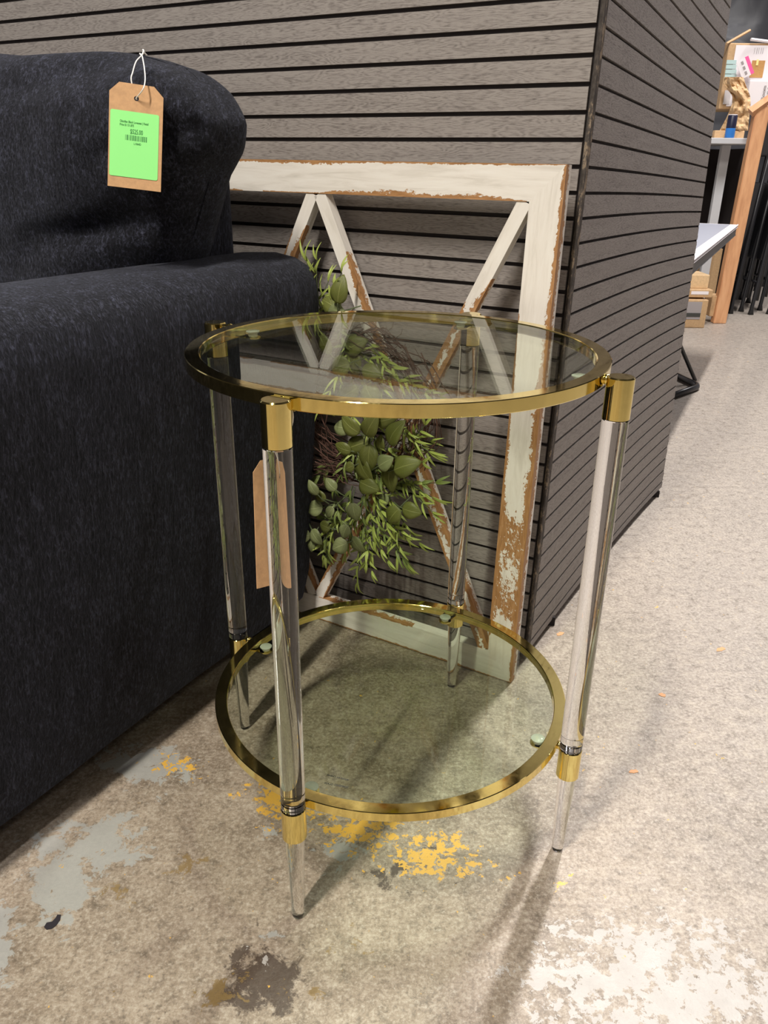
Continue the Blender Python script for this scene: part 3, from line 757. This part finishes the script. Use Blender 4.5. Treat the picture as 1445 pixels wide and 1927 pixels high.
# ------------------------------------------------------------------ price tags
def string_obj(pts, parent, r=.0007, name='string'):
    bm = bmesh.new()
    P = [Vector([float(x) for x in p]) for p in pts]; out = []
    for i in range(len(P)-1):
        p0, p1, p2, p3 = P[max(i-1, 0)], P[i], P[i+1], P[min(i+2, len(P)-1)]
        for j in range(6):
            t = j/6; out.append(.5*((2*p1)+(p2-p0)*t+(2*p0-5*p1+4*p2-p3)*t*t+(3*p1-p0-3*p2+p3)*t**3))
    out.append(P[-1]); tube(bm, out, r, 6); return obj(name, bm, MT['string'], parent, True)
def tag_card(name, o, x, y, z, w, h, parent, ch=.010, th=.0007, bend=0.):
    """card: origin at the top left corner, x to the right, y down; hole near the top"""
    bm = bmesh.new(); hx, hy, hr = w/2, .0145, .0026
    out = [(ch, 0), (w/2, 0), (w-ch, 0), (w, ch), (w, hy*1.5), (w, h), (w/2, h), (0, h), (0, hy*1.5), (0, ch)]
    # front faces through a triangle fan with hole: use bmesh triangle_fill
    vo = [bm.verts.new((a, b, 0)) for a, b in out]; vi = [bm.verts.new((hx+hr*math.cos(2*PI*k/16), hy+hr*math.sin(2*PI*k/16), 0)) for k in range(16)]
    es = [bm.edges.new((vo[k], vo[(k+1) % len(vo)])) for k in range(len(vo))]+[bm.edges.new((vi[k], vi[(k+1) % 16])) for k in range(16)]
    r = bmesh.ops.triangle_fill(bm, use_beauty=True, use_dissolve=False, edges=es)
    bmesh.ops.subdivide_edges(bm, edges=[e for e in bm.edges if e.calc_length() > .02], cuts=5)
    e = bmesh.ops.extrude_face_region(bm, geom=bm.faces[:])
    for g in e['geom']:
        if isinstance(g, bmesh.types.BMVert): g.co.z -= th
    M4 = frameM(o, x, y, z)
    for v in bm.verts:
        if bend: v.co.z += bend*math.sin(PI*v.co.x/w)*(.4+.6*v.co.y/h)
        v.co = M4 @ v.co
    return obj(name, bm, MT['kraft'], parent)
# tag on the sofa cushion
dT = .858
PTL = O+ray(206, 151)*dT; PTR = O+ray(308, 166)*(dT+.012); PBL = O+ray(208.5, 350)*(dT+.018)
tx = vn(PTR-PTL); ty = PBL-PTL; ty = vn(ty-tx*(ty @ tx)); tz = np.cross(ty, tx)   # towards viewer
if tz @ (O-PTL) < 0: tz = -tz
TW, THh = float(np.linalg.norm(PTR-PTL)), float(np.linalg.norm(PBL-PTL))
tg = thing('price_tag', 'brown card price tag with bright green sticker hung on black sofa cushion', 'price tag', PTL+tx*TW/2+ty*THh)
cardo = tag_card('card', PTL, tx, ty, tz, TW, THh, tg)
bm = bmesh.new()
def rrect(bm, o, x, y, z, x0, y0, w, h, r, off, th=.0002):
    pts = []
    for (cx, cy, a0) in ((x0+w-r, y0+r, -90), (x0+w-r, y0+h-r, 0), (x0+r, y0+h-r, 90), (x0+r, y0+r, 180)):
        for k in range(5):
            a = math.radians(a0+90*k/4); pts.append((cx+r*math.cos(a), cy+r*math.sin(a)))
    vs = [bm.verts.new(Vector(o+x*a+y*b+z*off)) for a, b in pts]; f = bm.faces.new(vs)
    e = bmesh.ops.extrude_face_region(bm, geom=[f])
    for g in e['geom']:
        if isinstance(g, bmesh.types.BMVert): g.co += Vector(z*th)
rrect(bm, PTL, tx, ty, tz, .0015, .0285, TW*.905, TW*1.21, .002, .0003)
stk = obj('sticker', bm, MT['green'], tg)
def on_tag(x0, y0): return PTL+tx*x0+ty*y0+tz*.0006
sx0 = .0015+TW*.905*.18
for body, yy, x0_, wd_, sz in (('Obsidian Black Loveseat | Retail', .0405, .0115, TW*.53, .0033), ('Price $1131.875', .0440, .0115, TW*.26, .0033), ('$525.00', .0512, .0225, TW*.235, .0068), ('L1064D', .0622, .0265, TW*.135, .003)):
    me = text_mesh(body, sz, frameM(on_tag(x0_, yy), tx, -ty, tz), bold=sz*.012, width=wd_)
    t_ = link('printed_text', me, MT['ink']); setp(t_, stk)
bm = bmesh.new(); x = .0175; random.seed(3)
while x < .0400:
    w = random.choice((.00035, .00035, .0007, .001)); 
    f = bm.faces.new([bm.verts.new(Vector(on_tag(a, b))) for a, b in ((x, .0528), (x+w, .0528), (x+w, .0583), (x, .0583))])
    x += w+random.choice((.00035, .0004, .0008))
bc = obj('barcode', bm, MT['ink'], tg); bc.parent = None; setp(bc, stk)
random.seed(11)
ring = bmesh.new(); ring_pts = [PTL+tx*(TW/2)+ty*.0145+tz*.0001]
hole = PTL+tx*(TW/2)+ty*.0145
def pz(u, v, d): return O+ray(u, v)*d
string_obj([hole-tz*.003, hole+tz*.0015, pz(269, 168, dT-.002), pz(273, 150, dT+.002), pz(271.5, 128, dT+.006), pz(268, 108, dT+.012), pz(266, 102, dT+.02)], tg)
string_obj([hole-tz*.003, pz(247, 152, dT+.006), pz(250, 135, dT+.008), pz(256, 116, dT+.012), pz(266, 105, dT+.018), pz(271, 99, dT+.024)], tg)
string_obj([pz(263, 101, dT+.018), pz(267, 104, dT+.017), pz(270, 96, dT+.018), pz(269, 94, dT+.020), pz(272, 100, dT+.02), pz(276, 104, dT+.024)], tg, .0009, 'knot')

# ------------------------------------------------------------------ glass and gold side table
TX, TY, ROT = .0111, .7974, .3316
feet = [onz(561, 1722), onz(1048, 1598), onz(849, 1291), onz(461, 1369)]
tops = []
for i in range(4):
    a = ROT+i*PI/2-3*PI/4; tops.append(np.array([TX+.2206*math.cos(a), TY+.2206*math.sin(a), .56]))
tops[0] = onz(518, 751, .56); tops[1] = onz(1169, 708, .56)
q = onz(883, 646, .522); tops[2] = np.array([q[0], q[1]*.5+tops[2][1]*.5, .56]); q = onz(409, 668, .522); tops[3] = np.array([q[0], q[1], .56])
table = thing('side_table', 'round two-tier glass side table with gold rims and clear acrylic legs', 'side table', (TX, TY, 0))
for i in range(4):
    Fp, Tp = feet[i], tops[i]
    ax = lambda z, Fp=Fp, Tp=Tp: (Fp[0]+(Tp[0]-Fp[0])*z/.56, Fp[1]+(Tp[1]-Fp[1])*z/.56)
    bm = bmesh.new(); r = .0121
    lathe(bm, [(0, .1485), (r*.93, .1485), (r, .1495), (r, .1565), (r-.0006, .1572), (r, .158), (r, .5205), (r-.0006, .5212), (0, .5212)], axis=ax, seg=64)
    leg = obj('leg', bm, MT['acr'], table, True, math.radians(35))
    bm = bmesh.new(); lathe(bm, [(0, .1105), (.0086, .1105), (.0098, .1095), (.0066, .004), (.0058, .0012), (.0035, .0002), (0, .0)], axis=ax, seg=48)
    ft = obj('tapered_foot', bm, MT['acr'], None, True, math.radians(50)); ft['label'] = 'clear tapered foot'; setp(ft, leg); ft.matrix_parent_inverse = Matrix.Identity(4)
    def sub(name, prof, m=MT['gold'], seg=64):
        bm = bmesh.new(); lathe(bm, prof, axis=ax, seg=seg); o_ = obj(name, bm, m, None, True, math.radians(28)); o_.parent = leg; return o_
    r2 = .01235
    sub('end_cap', [(0, .5214), (r2-.0006, .5214), (r2, .522), (r2, .5588), (r2-.0012, .56), (0, .56)])
    sub('collar', [(0, .1112), (r2-.0008, .1112), (r2, .1118), (r2, .1474), (r2-.0006, .148), (0, .148)])
    leg.matrix_parent_inverse = Matrix.Translation(-Vector(table.location))
    for ch in leg.children: ch.matrix_parent_inverse = Matrix.Identity(4); 
    # children live in world coordinates; undo the leg's own offset (identity in world)
def ring_part(name, Ro, zt, zb, w=.0139):
    bm = bmesh.new(); e = .0007
    pr = [(Ro-e, zt), (Ro, zt-e), (Ro, zb+e), (Ro-e, zb), (Ro-w+e, zb), (Ro-w, zb+e), (Ro-w, zt-e), (Ro-w+e, zt)]
    ring_lathe(bm, pr, TX, TY, 160); return obj(name, bm, MT['gold'], table, True, math.radians(28))
def pane_part(name, R, z0, z1):
    bm = bmesh.new(); lathe(bm, [(0, z0), (R-.0006, z0), (R, z0+.0006), (R, z1-.0006), (R-.0006, z1), (0, z1)], (TX, TY, 0), seg=160)
    o = obj(name, bm, MT['pane'], table, True, math.radians(28)); return o
for nm, Ro, zt, zb, gn in (('upper_rim', .2081, .5617, .5498, 'glass_top'), ('lower_rim', .2077, .1523, .1412, 'glass_shelf')):
    rim = ring_part(nm, Ro, zt, zb); gz1 = zt-.0008; gz0 = gz1-.0045
    pn = pane_part(gn, Ro-.0146, gz0, gz1)
    for i in range(4):
        Fp, Tp = feet[i], tops[i]; zm = (zt+zb)/2
        L = np.array([Fp[0]+(Tp[0]-Fp[0])*zm/.56, Fp[1]+(Tp[1]-Fp[1])*zm/.56]); d = vn(L-np.array([TX, TY]))
        # tab under the rim and the clear pad that carries the glass
        ctr = np.array([TX, TY])+d*(Ro-.0225)
        bm = bmesh.new(); lathe(bm, [(0, zb-.0022), (.0078, zb-.0022), (.0085, zb-.0016), (.0085, zb-.0004), (0, zb-.0004)], (ctr[0], ctr[1], 0), seg=32)
        Mz = Matrix.Rotation(math.atan2(d[1], d[0]), 3, 'Z'); c2 = ctr+d*.008; box(bm, (c2[0], c2[1], zb-.0013), (.018, .016, .0018), Mz)
        obj('support_tab', bm, MT['gold'], table, True, math.radians(30))
        bm = bmesh.new(); h0, h1 = zb-.0003, gz0-.0002; lathe(bm, [(0, h0), (.0048, h0), (.0055, h0+.002), (.0048, (h0+h1)/2), (.0072, h1-.0015), (.0078, h1-.0004), (.0074, h1), (0, h1)], (ctr[0], ctr[1], 0), seg=32)
        obj('glass_pad', bm, MT['pad'], table, True)
        # pin between rim and leg
        a = np.array([TX, TY])+d*(Ro-.002); b = L-d*.011
        bm = bmesh.new(); tube(bm, [(a[0], a[1], zm), (b[0], b[1], zm)], .0032, 16)
        mid = (a+b)/2+d*.001; bmesh.ops.create_uvsphere(bm, u_segments=20, v_segments=12, radius=.0048, matrix=Matrix.Translation((mid[0], mid[1], zm)))
        obj('pin', bm, MT['gold'], table, True, math.radians(40))
    if gn == 'glass_shelf':
        for body, T0, T1, sz in (('TEMPERED GLASS', (655, 1484), (610, 1475), .0036), ('MADE IN CHINA', (655, 1469.5), (614, 1459.5), .0033)):
            A, B = onz(*T0, gz1), onz(*T1, gz1); x = vn(B-A); y = np.array([-x[1], x[0], 0]); 
            if y[1] < 0: y = -y
            me = text_mesh(body, sz, frameM(A+np.array([0, 0, .0002]), x, y, np.array([0, 0, 1.])), bold=.0001, width=float(np.linalg.norm(B-A)), thick=.00003)
            me.flip_normals(); t_ = link('printed_text', me, MT['inkb']); t_.parent = pn

# tag hanging behind the front left leg
T0 = O+ray(476, 869)*.735; T1 = O+ray(484, 1108)*.760
vyd = vn(T1-T0); hx = np.array([math.cos(math.radians(61)), math.sin(math.radians(61)), 0]); hx = vn(hx-vyd*(hx @ vyd)); hz = np.cross(vyd, hx)
if hz @ (O-T0) < 0: hz = -hz
t2 = thing('price_tag', 'blank brown card tag hanging behind the clear front left table leg', 'price tag', T0+vyd*.118+hx*.03)
tag_card('card', T0, hx, vyd, hz, .058, float(np.linalg.norm(T1-T0)), t2, bend=.005)
h2 = T0+hx*.029+vyd*.0145
pin0 = np.array([tops[0][0], tops[0][1], .556]); dd = vn(np.array([TX, TY])-pin0[:2])
pa = np.array([pin0[0]+dd[0]*.0145, pin0[1]+dd[1]*.0145, .5600])
loop = [h2+hz*.001, pa-np.array([.004, -.004, .030]), pa-np.array([.0035, 0, .008]), pa, pa+np.array([.0035, 0, -.008]), pa+np.array([.003, .004, -.028]), h2-hz*.002]
string_obj(loop, t2, .0008)

# ------------------------------------------------------------------ things beyond the partition, at right
# grey folding table
zt_ = .53
C1 = onz(1388, 423, zt_); C2 = onz(1306, 487, zt_); e1 = vn(C2-C1); C2 = C1+e1*(np.linalg.norm(C2-C1)+.02); e2 = onz(1318, 418.5, zt_)-C1; e2 = vn(e2-e1*(e2 @ e1)); TL_ = np.linalg.norm(C2-C1)
ft_ = thing('folding_table', 'low grey folding table with white rim and black tube base behind slat partition', 'table', ((C1+C2)/2+e2*.2)*np.array([1, 1, 0]))
Mt = Matrix(((e1[0], e2[0], 0), (e1[1], e2[1], 0), (0, 0, 1)))
bm = bmesh.new(); c = C1+e1*TL_/2+e2*.2; box(bm, (c[0], c[1], zt_-.004), (TL_, .40, .008), Mt, .003)
obj('rim', bm, MT['white'], ft_)
bm = bmesh.new(); box(bm, (c[0], c[1], zt_+.0003), (TL_-.05, .35, .0016), Mt); obj('tabletop', bm, MT['tableg'], ft_)
bm = bmesh.new(); box(bm, (c[0], c[1], zt_-.022), (TL_-.004, .396, .028), Mt, .003); obj('apron', bm, mat('grey_edge', (.1, .1, .1), .5), ft_)
g0 = onz(1316, 727, .012); gA = onz(1276, 741, .012); gB = onz(1276, 708, .012)
bm = bmesh.new()
def arc3(A, K, B, n=8, s=.35):
    A, K, B = map(np.array, (A, K, B)); p = A*s+K*(1-s) if False else K+(A-K)*.16; q2 = K+(B-K)*.16
    return [A]+[p*(1-t)**2+K*2*t*(1-t)+q2*t*t for t in [i/n for i in range(n+1)]]+[B]
ext = lambda K, A, k: K+(A-K)*k
tube(bm, arc3(ext(g0, gA, 1.5), g0, ext(g0, gB, 1.8)), .011, 14); obj('base_tube', bm, MT['black'], ft_, True)
bm = bmesh.new(); a_ = onz(1308, 716, .012); tp = ony(1282, 655, a_[1]-.02); dirp = tp-a_; k_ = (zt_-.03-a_[2])/dirp[2]; top_ = c+e2*0.0-np.array([0, 0, .03+0.0]); top_[2] = zt_-.036
mid_ = a_+dirp*1.0; k2 = min(k_, 1.6); p2 = a_+dirp*k2
tube(bm, [a_, p2, np.array([p2[0]*.4+top_[0]*.6, p2[1]*.4+top_[1]*.6, zt_-.08]), top_], .007, 12); obj('leg', bm, MT['black'], ft_, True)

def carton(name, u0, u1, vb, vt, yaw, depth, label, m=None, zb=0., tape=True, Y=None):
    A = onz(u0, vb, zb) if Y is None else ony(u0, vb, Y); 
    if Y is None: B = onz(u1, vb, zb)
    else: B = ony(u1, vb, Y); zb = (A[2]+B[2])/2
    w = np.linalg.norm((B-A)[:2]); y_ = (A[1]+B[1])/2
    top = ony((u0+u1)/2, vt, y_); h = top[2]-zb
    t = thing(name, label, 'box', ((A[0]+B[0])/2, y_+depth/2, zb), 'cartons by the rack at right')
    Mz = Matrix.Rotation(yaw, 3, 'Z')
    bm = bmesh.new(); box(bm, ((A[0]+B[0])/2, y_+depth/2, zb+h/2), (w, depth, h), Mz, .004); obj('carton_body', bm, m or MT['card'], t)
    return t, ((A[0]+B[0])/2, y_, zb, w, h)
# stacked cartons on the floor
t, (x, y, z, w, h) = carton('cardboard_box', 1268, 1324, 617, 564, 0, .22, 'lowest tan cardboard box on the floor at the partition edge, black barcode label')
bm = bmesh.new(); box(bm, (x+.0, y-.001, z+h*.62), (w*.6, .0015, h*.62)); obj('label', bm, MT['greyp'], t)
bm = bmesh.new(); box(bm, (x+.01, y-.003, z+h*.47), (w*.45, .0015, h*.13)); obj('barcode', bm, MT['inkb'], t)
zt1 = z+h
t, (x2, y2, z2, w2, h2_) = carton('cardboard_box', 1275, 1340, 560, 545, 0, .2, 'flat tan cardboard box with white label lying on the lowest box', zb=0, Y=y+.02)
bm = bmesh.new(); box(bm, (x2+.02, y2-.001, z2+h2_*.6), (w2*.5, .0015, h2_*.4)); obj('label', bm, MT['white'], t)
carton('cardboard_box', 1285, 1332, 543, 517, 0, .15, 'small pale tan cardboard box on top of the floor stack', m_kraft('pale_card', (.68, .48, .27)), Y=y+.06)
carton('cardboard_box', 1334, 1368, 596, 557, 0, .09, 'crumpled tan cardboard box at the foot of the pine post', Y=y+.15)
# storage rack
RY = y+.45
rk = thing('storage_rack', 'grey steel storage rack with dark space below its shelf, behind the pine post', 'rack', (ony(1345, 560, RY)[0], RY, 0))
P = ony(1403, 262, RY-.1); sh_z = P[2]
Lx = ony(1300, 262, RY)[0]-.3; Rx = P[0]
bm = bmesh.new(); box(bm, ((Lx+Rx)/2, RY+.05, sh_z-.012), (Rx-Lx, .54, .026), None, .003); obj('shelf', bm, MT['steel'], rk)
q0 = ony(1354, 300, RY-.05)[0]; q1 = ony(1371, 300, RY-.05)[0]
bm = bmesh.new(); box(bm, ((q0+q1)/2-.0, RY-.04, (sh_z-.025)/2), (q1-q0, .03, sh_z-.026), None, .003); obj('post', bm, MT['steel'], rk)
bm = bmesh.new(); box(bm, ((Lx+Rx)/2, RY+.30, (sh_z-.04)/2), (Rx-Lx+.2, .02, sh_z-.04)); obj('shade_back_panel', bm, MT['dark'], rk)  # near-black sheets, back and side, stand in for shade under the shelf
bm = bmesh.new(); box(bm, (Rx+.06, RY+.12, (sh_z-.04)/2), (.02, .34, sh_z-.04)); obj('shade_side_panel', bm, MT['dark'], rk)
# box seen inside the rack
def bx2(name, label, u0, u1, v0, v1, Y, d, m, cat='box', grp='cartons by the rack at right', bev=.004):
    A, B = ony(u0, v1, Y), ony(u1, v0, Y)
    t = thing(name, label, cat, ((A[0]+B[0])/2, Y+d/2, A[2]), grp)
    bm = bmesh.new(); box(bm, ((A[0]+B[0])/2, Y+d/2, (A[2]+B[2])/2), (B[0]-A[0], d, B[2]-A[2]), None, bev); obj('carton_body', bm, m, t); return t, A, B
t, A, B = bx2('cardboard_box', 'brown cardboard box inside the rack behind the grey steel post', 1316, 1361, 468, 560, RY+.04, .2, MT['card'])
bm = bmesh.new(); 
# pine post with its rail
pY = RY-.30
u = ony(1361, 552, pY); b0 = ony(1349, 552, pY); b1 = ony(1373, 552, pY); tpz = ony(1430, 200, pY)[2]
pp = thing('pine_post', 'orange pine lumber post standing at right of the grey rack', 'lumber post', (u[0], pY, 0))
bm = bmesh.new(); wpp = b1[0]-b0[0]
xt = (ony(1419, 205, pY)[0]+ony(1447, 205, pY)[0])/2
vs = box(bm, (0, 0, 0), (wpp, .045, 1), None, 0)
for v in bm.verts:
    t_ = v.co.z+.5; v.co = Vector((v.co.x+u[0]+(xt-u[0])*(t_), v.co.y+pY, t_*tpz))
bmesh.ops.bevel(bm, geom=bm.edges[:], offset=.003, segments=2, affect='EDGES')
obj('post', bm, MT['lumber'], pp)
bm = bmesh.new(); a_ = ony(1412, 212, pY-.02); b_ = ony(1448, 186, pY-.02)
tube(bm, [a_, b_, b_+np.array([.25, .0, .01])], .022, 4); obj('rail', bm, MT['lumber'], pp)
# things on the shelf
t, A, B = bx2('cardboard_box', 'large brown box with white printed face and teal stripes, on the grey shelf', 1352, 1470, 82, 205, RY+.02, .25, MT['card'])
bt = t
def plate(name, u0, u1, v0, v1, Y, m, parent, th=.002):
    A, B = ony(u0, v1, Y), ony(u1, v0, Y); bm = bmesh.new(); box(bm, ((A[0]+B[0])/2, Y, (A[2]+B[2])/2), (B[0]-A[0], th, B[2]-A[2])); return obj(name, bm, m, parent)
yf = RY+.02
plate('printed_face', 1366, 1465, 86, 200, yf-.002, MT['white'], bt)
for k in range(5): plate('teal_stripe', 1366.5-k*1.2, 1386, 113+k*9, 120.5+k*9, yf-.0045, MT['teal'], bt)
plate('brown_print', 1410, 1440, 114, 146, yf-.0045, m_kraft('print_brown', (.50, .27, .09)), bt)
plate('tape_piece', 1422, 1428, 112, 123, yf-.007, MT['tape'], bt)
for k in range(5): plate('barcode', 1419+k*4, 1420.5+k*4+(k % 2), 90, 101, yf-.0045, MT['greyp'], bt)
plate('grey_print', 1360, 1376, 170, 196, yf-.0045, mat('silver_print', (.6, .57, .57), .5), bt)
# white carton with lettering
t, A, B = bx2('white_box', 'white box with vertical grey lettering in front of the big printed box', 1402, 1470, 152, 206, RY-.03, .035, MT['white'], 'box', None)
for body, u, v0_, sz in (('Room', 1437, 188, 9), ('Essentials', 1443.5, 200, 9)):
    Pq = ony(u, v0_, RY-.0315); s_m = sz*np.linalg.norm(ony(1440, 180, RY)-ony(1440, 181, RY))
    me = text_mesh(body, float(s_m), frameM(Pq+np.array([0, -.001, 0]), np.array([0, 0, 1.]), np.array([-1., 0, 0]), np.array([0, -1., 0])), bold=.0004, width=float((26 if body == 'Room' else 38)*s_m/sz), thick=.0003)
    l_ = link('printed_text', me, MT['greyp']); setp(l_, t)
# shipping label, stuck on big box, tilted
lb = thing('shipping_label', 'white shipping label with pink band, tilted, in front of the teal striped box', 'label', ony(1400, 150, RY-.035))
A = ony(1385, 117, RY-.04); X = ony(1402, 109, RY-.04)-A; Yv = ony(1396, 148, RY-.04)-A; 
def quadp(name, s0, s1, t0, t1, m, off, par):
    bm = bmesh.new(); vs = []
    for s, t in ((s0, t0), (s1, t0), (s1, t1), (s0, t1)):
        p = A+X*s+Yv*t+np.array([0, -off, 0]); vs.append(bm.verts.new(Vector(p)))
    f = bm.faces.new(vs); e = bmesh.ops.extrude_face_region(bm, geom=[f])
    for g in e['geom']:
        if isinstance(g, bmesh.types.BMVert): g.co.y += .0015
    return obj(name, bm, m, par)
quadp('paper', 0, 1, 0, 1.02, MT['white'], 0, lb); quadp('pink_band', 1, 1.38, -.04, 1.0, MT['pink'], 0, lb)
for k in range(3): quadp('barcode', .45, .68, .1+k*.3, .28+k*.3, MT['greyp'], .002, lb)
# crumpled brown paper
bm = bmesh.new(); uvl = bm.loops.layers.uv.new('UVMap'); nx, ny = 14, 24; R = []
Lft = [(145, 1364), (155, 1361), (165, 1366), (180, 1378), (195, 1378), (205, 1374), (220, 1368), (246, 1354)]
Rgt = [(145, 1398), (165, 1405), (180, 1411), (195, 1412), (215, 1410), (246, 1407)]
for j in range(ny+1):
    v = 145+101*j/ny; ul = float(np.interp(v, [a[0] for a in Lft], [a[1] for a in Lft])); ur = float(np.interp(v, [a[0] for a in Rgt], [a[1] for a in Rgt]))
    row = []
    for i in range(nx+1):
        s = i/nx; d = noise.noise(Vector((s*3.1, j*.25, 3)))*.09+noise.noise(Vector((s*8, j*.6, 7)))*.03
        row.append(bm.verts.new(Vector(ony(ul+(ur-ul)*s, v, RY-.06+d*.6-.04*math.sin(PI*s)))))
    R.append(row)
for j in range(ny):
    for i in range(nx): bm.faces.new((R[j][i], R[j][i+1], R[j+1][i+1], R[j+1][i]))
cp = obj('crumpled_paper', bm, MT['paper']); solid(cp, .002); tag(cp, 'crumpled brown packing paper bunched on the grey shelf above the blue can', 'packing paper')
# tray carton and can
t, A_, B_ = bx2('cardboard_box', 'shallow open tan carton at the front edge of the grey shelf', 1343, 1402, 246, 262, RY-.10, .16, m_kraft('tan_card', (.66, .42, .22)))
cA = ony(1364, 262, RY-.19); cB = ony(1387, 216, RY-.19); rr = (cB[0]-cA[0])/2*1.15; cx_ = (cA[0]+cB[0])/2
can = thing('drink_can', 'tall navy and blue can standing on the grey shelf', 'can', (cx_, RY-.19, sh_z))
hc = cB[2]-sh_z
bm = bmesh.new(); lathe(bm, [(0, 0), (rr*.9, 0), (rr, .004), (rr, hc*.42), ], (cx_, RY-.19, sh_z+.001), seg=32); obj('lower_band', bm, MT['blue'], can, True)
bm = bmesh.new(); lathe(bm, [(rr, hc*.42), (rr, hc*.93), (rr*.9, hc*.97), (0, hc*.97)], (cx_, RY-.19, sh_z+.001), seg=32); obj('can_body', bm, MT['navy'], can, True)
bm = bmesh.new(); lathe(bm, [(0, hc*.968), (rr*.92, hc*.968), (rr*.92, hc), (0, hc)], (cx_, RY-.19, sh_z+.001), seg=32); obj('lid', bm, MT['white'], can, True)
# black wrapped goods behind, and an open carton flap
bm = bmesh.new(); A, B = ony(1290, 330, RY+1.), ony(1700, -160, RY+1.)
box(bm, ((A[0]+B[0])/2, RY+1.3, B[2]/2), (B[0]-A[0], .5, B[2]))
bmesh.ops.subdivide_edges(bm, edges=bm.edges[:], cuts=24, use_grid_fill=True)
for v in bm.verts: v.co += Vector((0, .10*noise.noise(v.co*3)+.03*noise.noise(v.co*9), 0))
for v in bm.verts: v.co.y += 0
wg = obj('wrapped_pallet', bm, MT['wrap'], None, True); tag(wg, 'tall black plastic wrapped stack behind the shelf of boxes, top right', 'wrapped goods')
bm = bmesh.new(); tube(bm, [ony(1367, 82, RY), ony(1411, 57, RY+.12)], .006, 6); 
bmq = obj('cardboard_flap', bm, MT['card']); tag(bmq, 'narrow cardboard flap sticking up from the big printed box', 'cardboard')
bm = bmesh.new(); tube(bm, [ony(1413, 74, RY), ony(1460, 80, RY+.02)], .007, 6); q_ = obj('foam_strip', bm, MT['white']); tag(q_, 'white foam strip lying on top of the big printed box', 'foam strip')
# folded folding chairs leaning together
cg = 'folded black chairs beside the pine post'
def folding_chair(loc_u, loc_v, lab):
    P = onz(loc_u, loc_v)
    t = thing('folding_chair', lab, 'folding chair', P, cg)
    ln = np.array([.10, .10, 0]); dv = np.array([.045, .38, 0])
    for s in (0, 1):
        bm = bmesh.new(); a = P+dv*s; tube(bm, [a+np.array([0, 0, .001]), a+np.array([.0, 0, .03]), a+ln*.4+np.array([0, 0, .42]), a+ln+np.array([0, 0, .95])], [.016, .010, .010, .010], 10); obj('leg', bm, MT['black'], t, True)
        bm = bmesh.new(); a = P+dv*(.07+.86*s)+np.array([.022, 0, .07]); tube(bm, [a, a+ln*.2+np.array([.0, 0, .30]), a+ln*.35+np.array([0, 0, .52])], [.014, .010, .010], 10); obj('leg', bm, MT['black'], t, True)
    yaw = Matrix.Rotation(math.radians(-7), 3, 'Z') @ Matrix.Rotation(math.radians(6), 3, 'Y')
    bm = bmesh.new(); box(bm, P+dv*.5+ln*.6+np.array([0, 0, .46]), (.022, .34, .38), yaw, .006); obj('seat', bm, MT['black'], t)
    bm = bmesh.new(); box(bm, P+dv*.5+ln+np.array([0, 0, .86]), (.018, .37, .16), yaw, .006); obj('backrest', bm, MT['black'], t)
    bm = bmesh.new(); tube(bm, [P+ln*.2+np.array([0, 0, .16]), P+dv+ln*.2+np.array([0, 0, .16])], .006, 8); obj('stretcher', bm, MT['black'], t, True)
folding_chair(1374, 590, 'folded black chair nearest the pine post, first in its row')
folding_chair(1394, 586, 'folded black chair second from the pine post in its row')
folding_chair(1412, 592, 'folded black chair third from the pine post, its foot nearest the camera')
folding_chair(1429, 584, 'folded black chair fourth from the pine post in its row')
folding_chair(1446, 591, 'folded black chair farthest right, cut off by the edge of the photo')
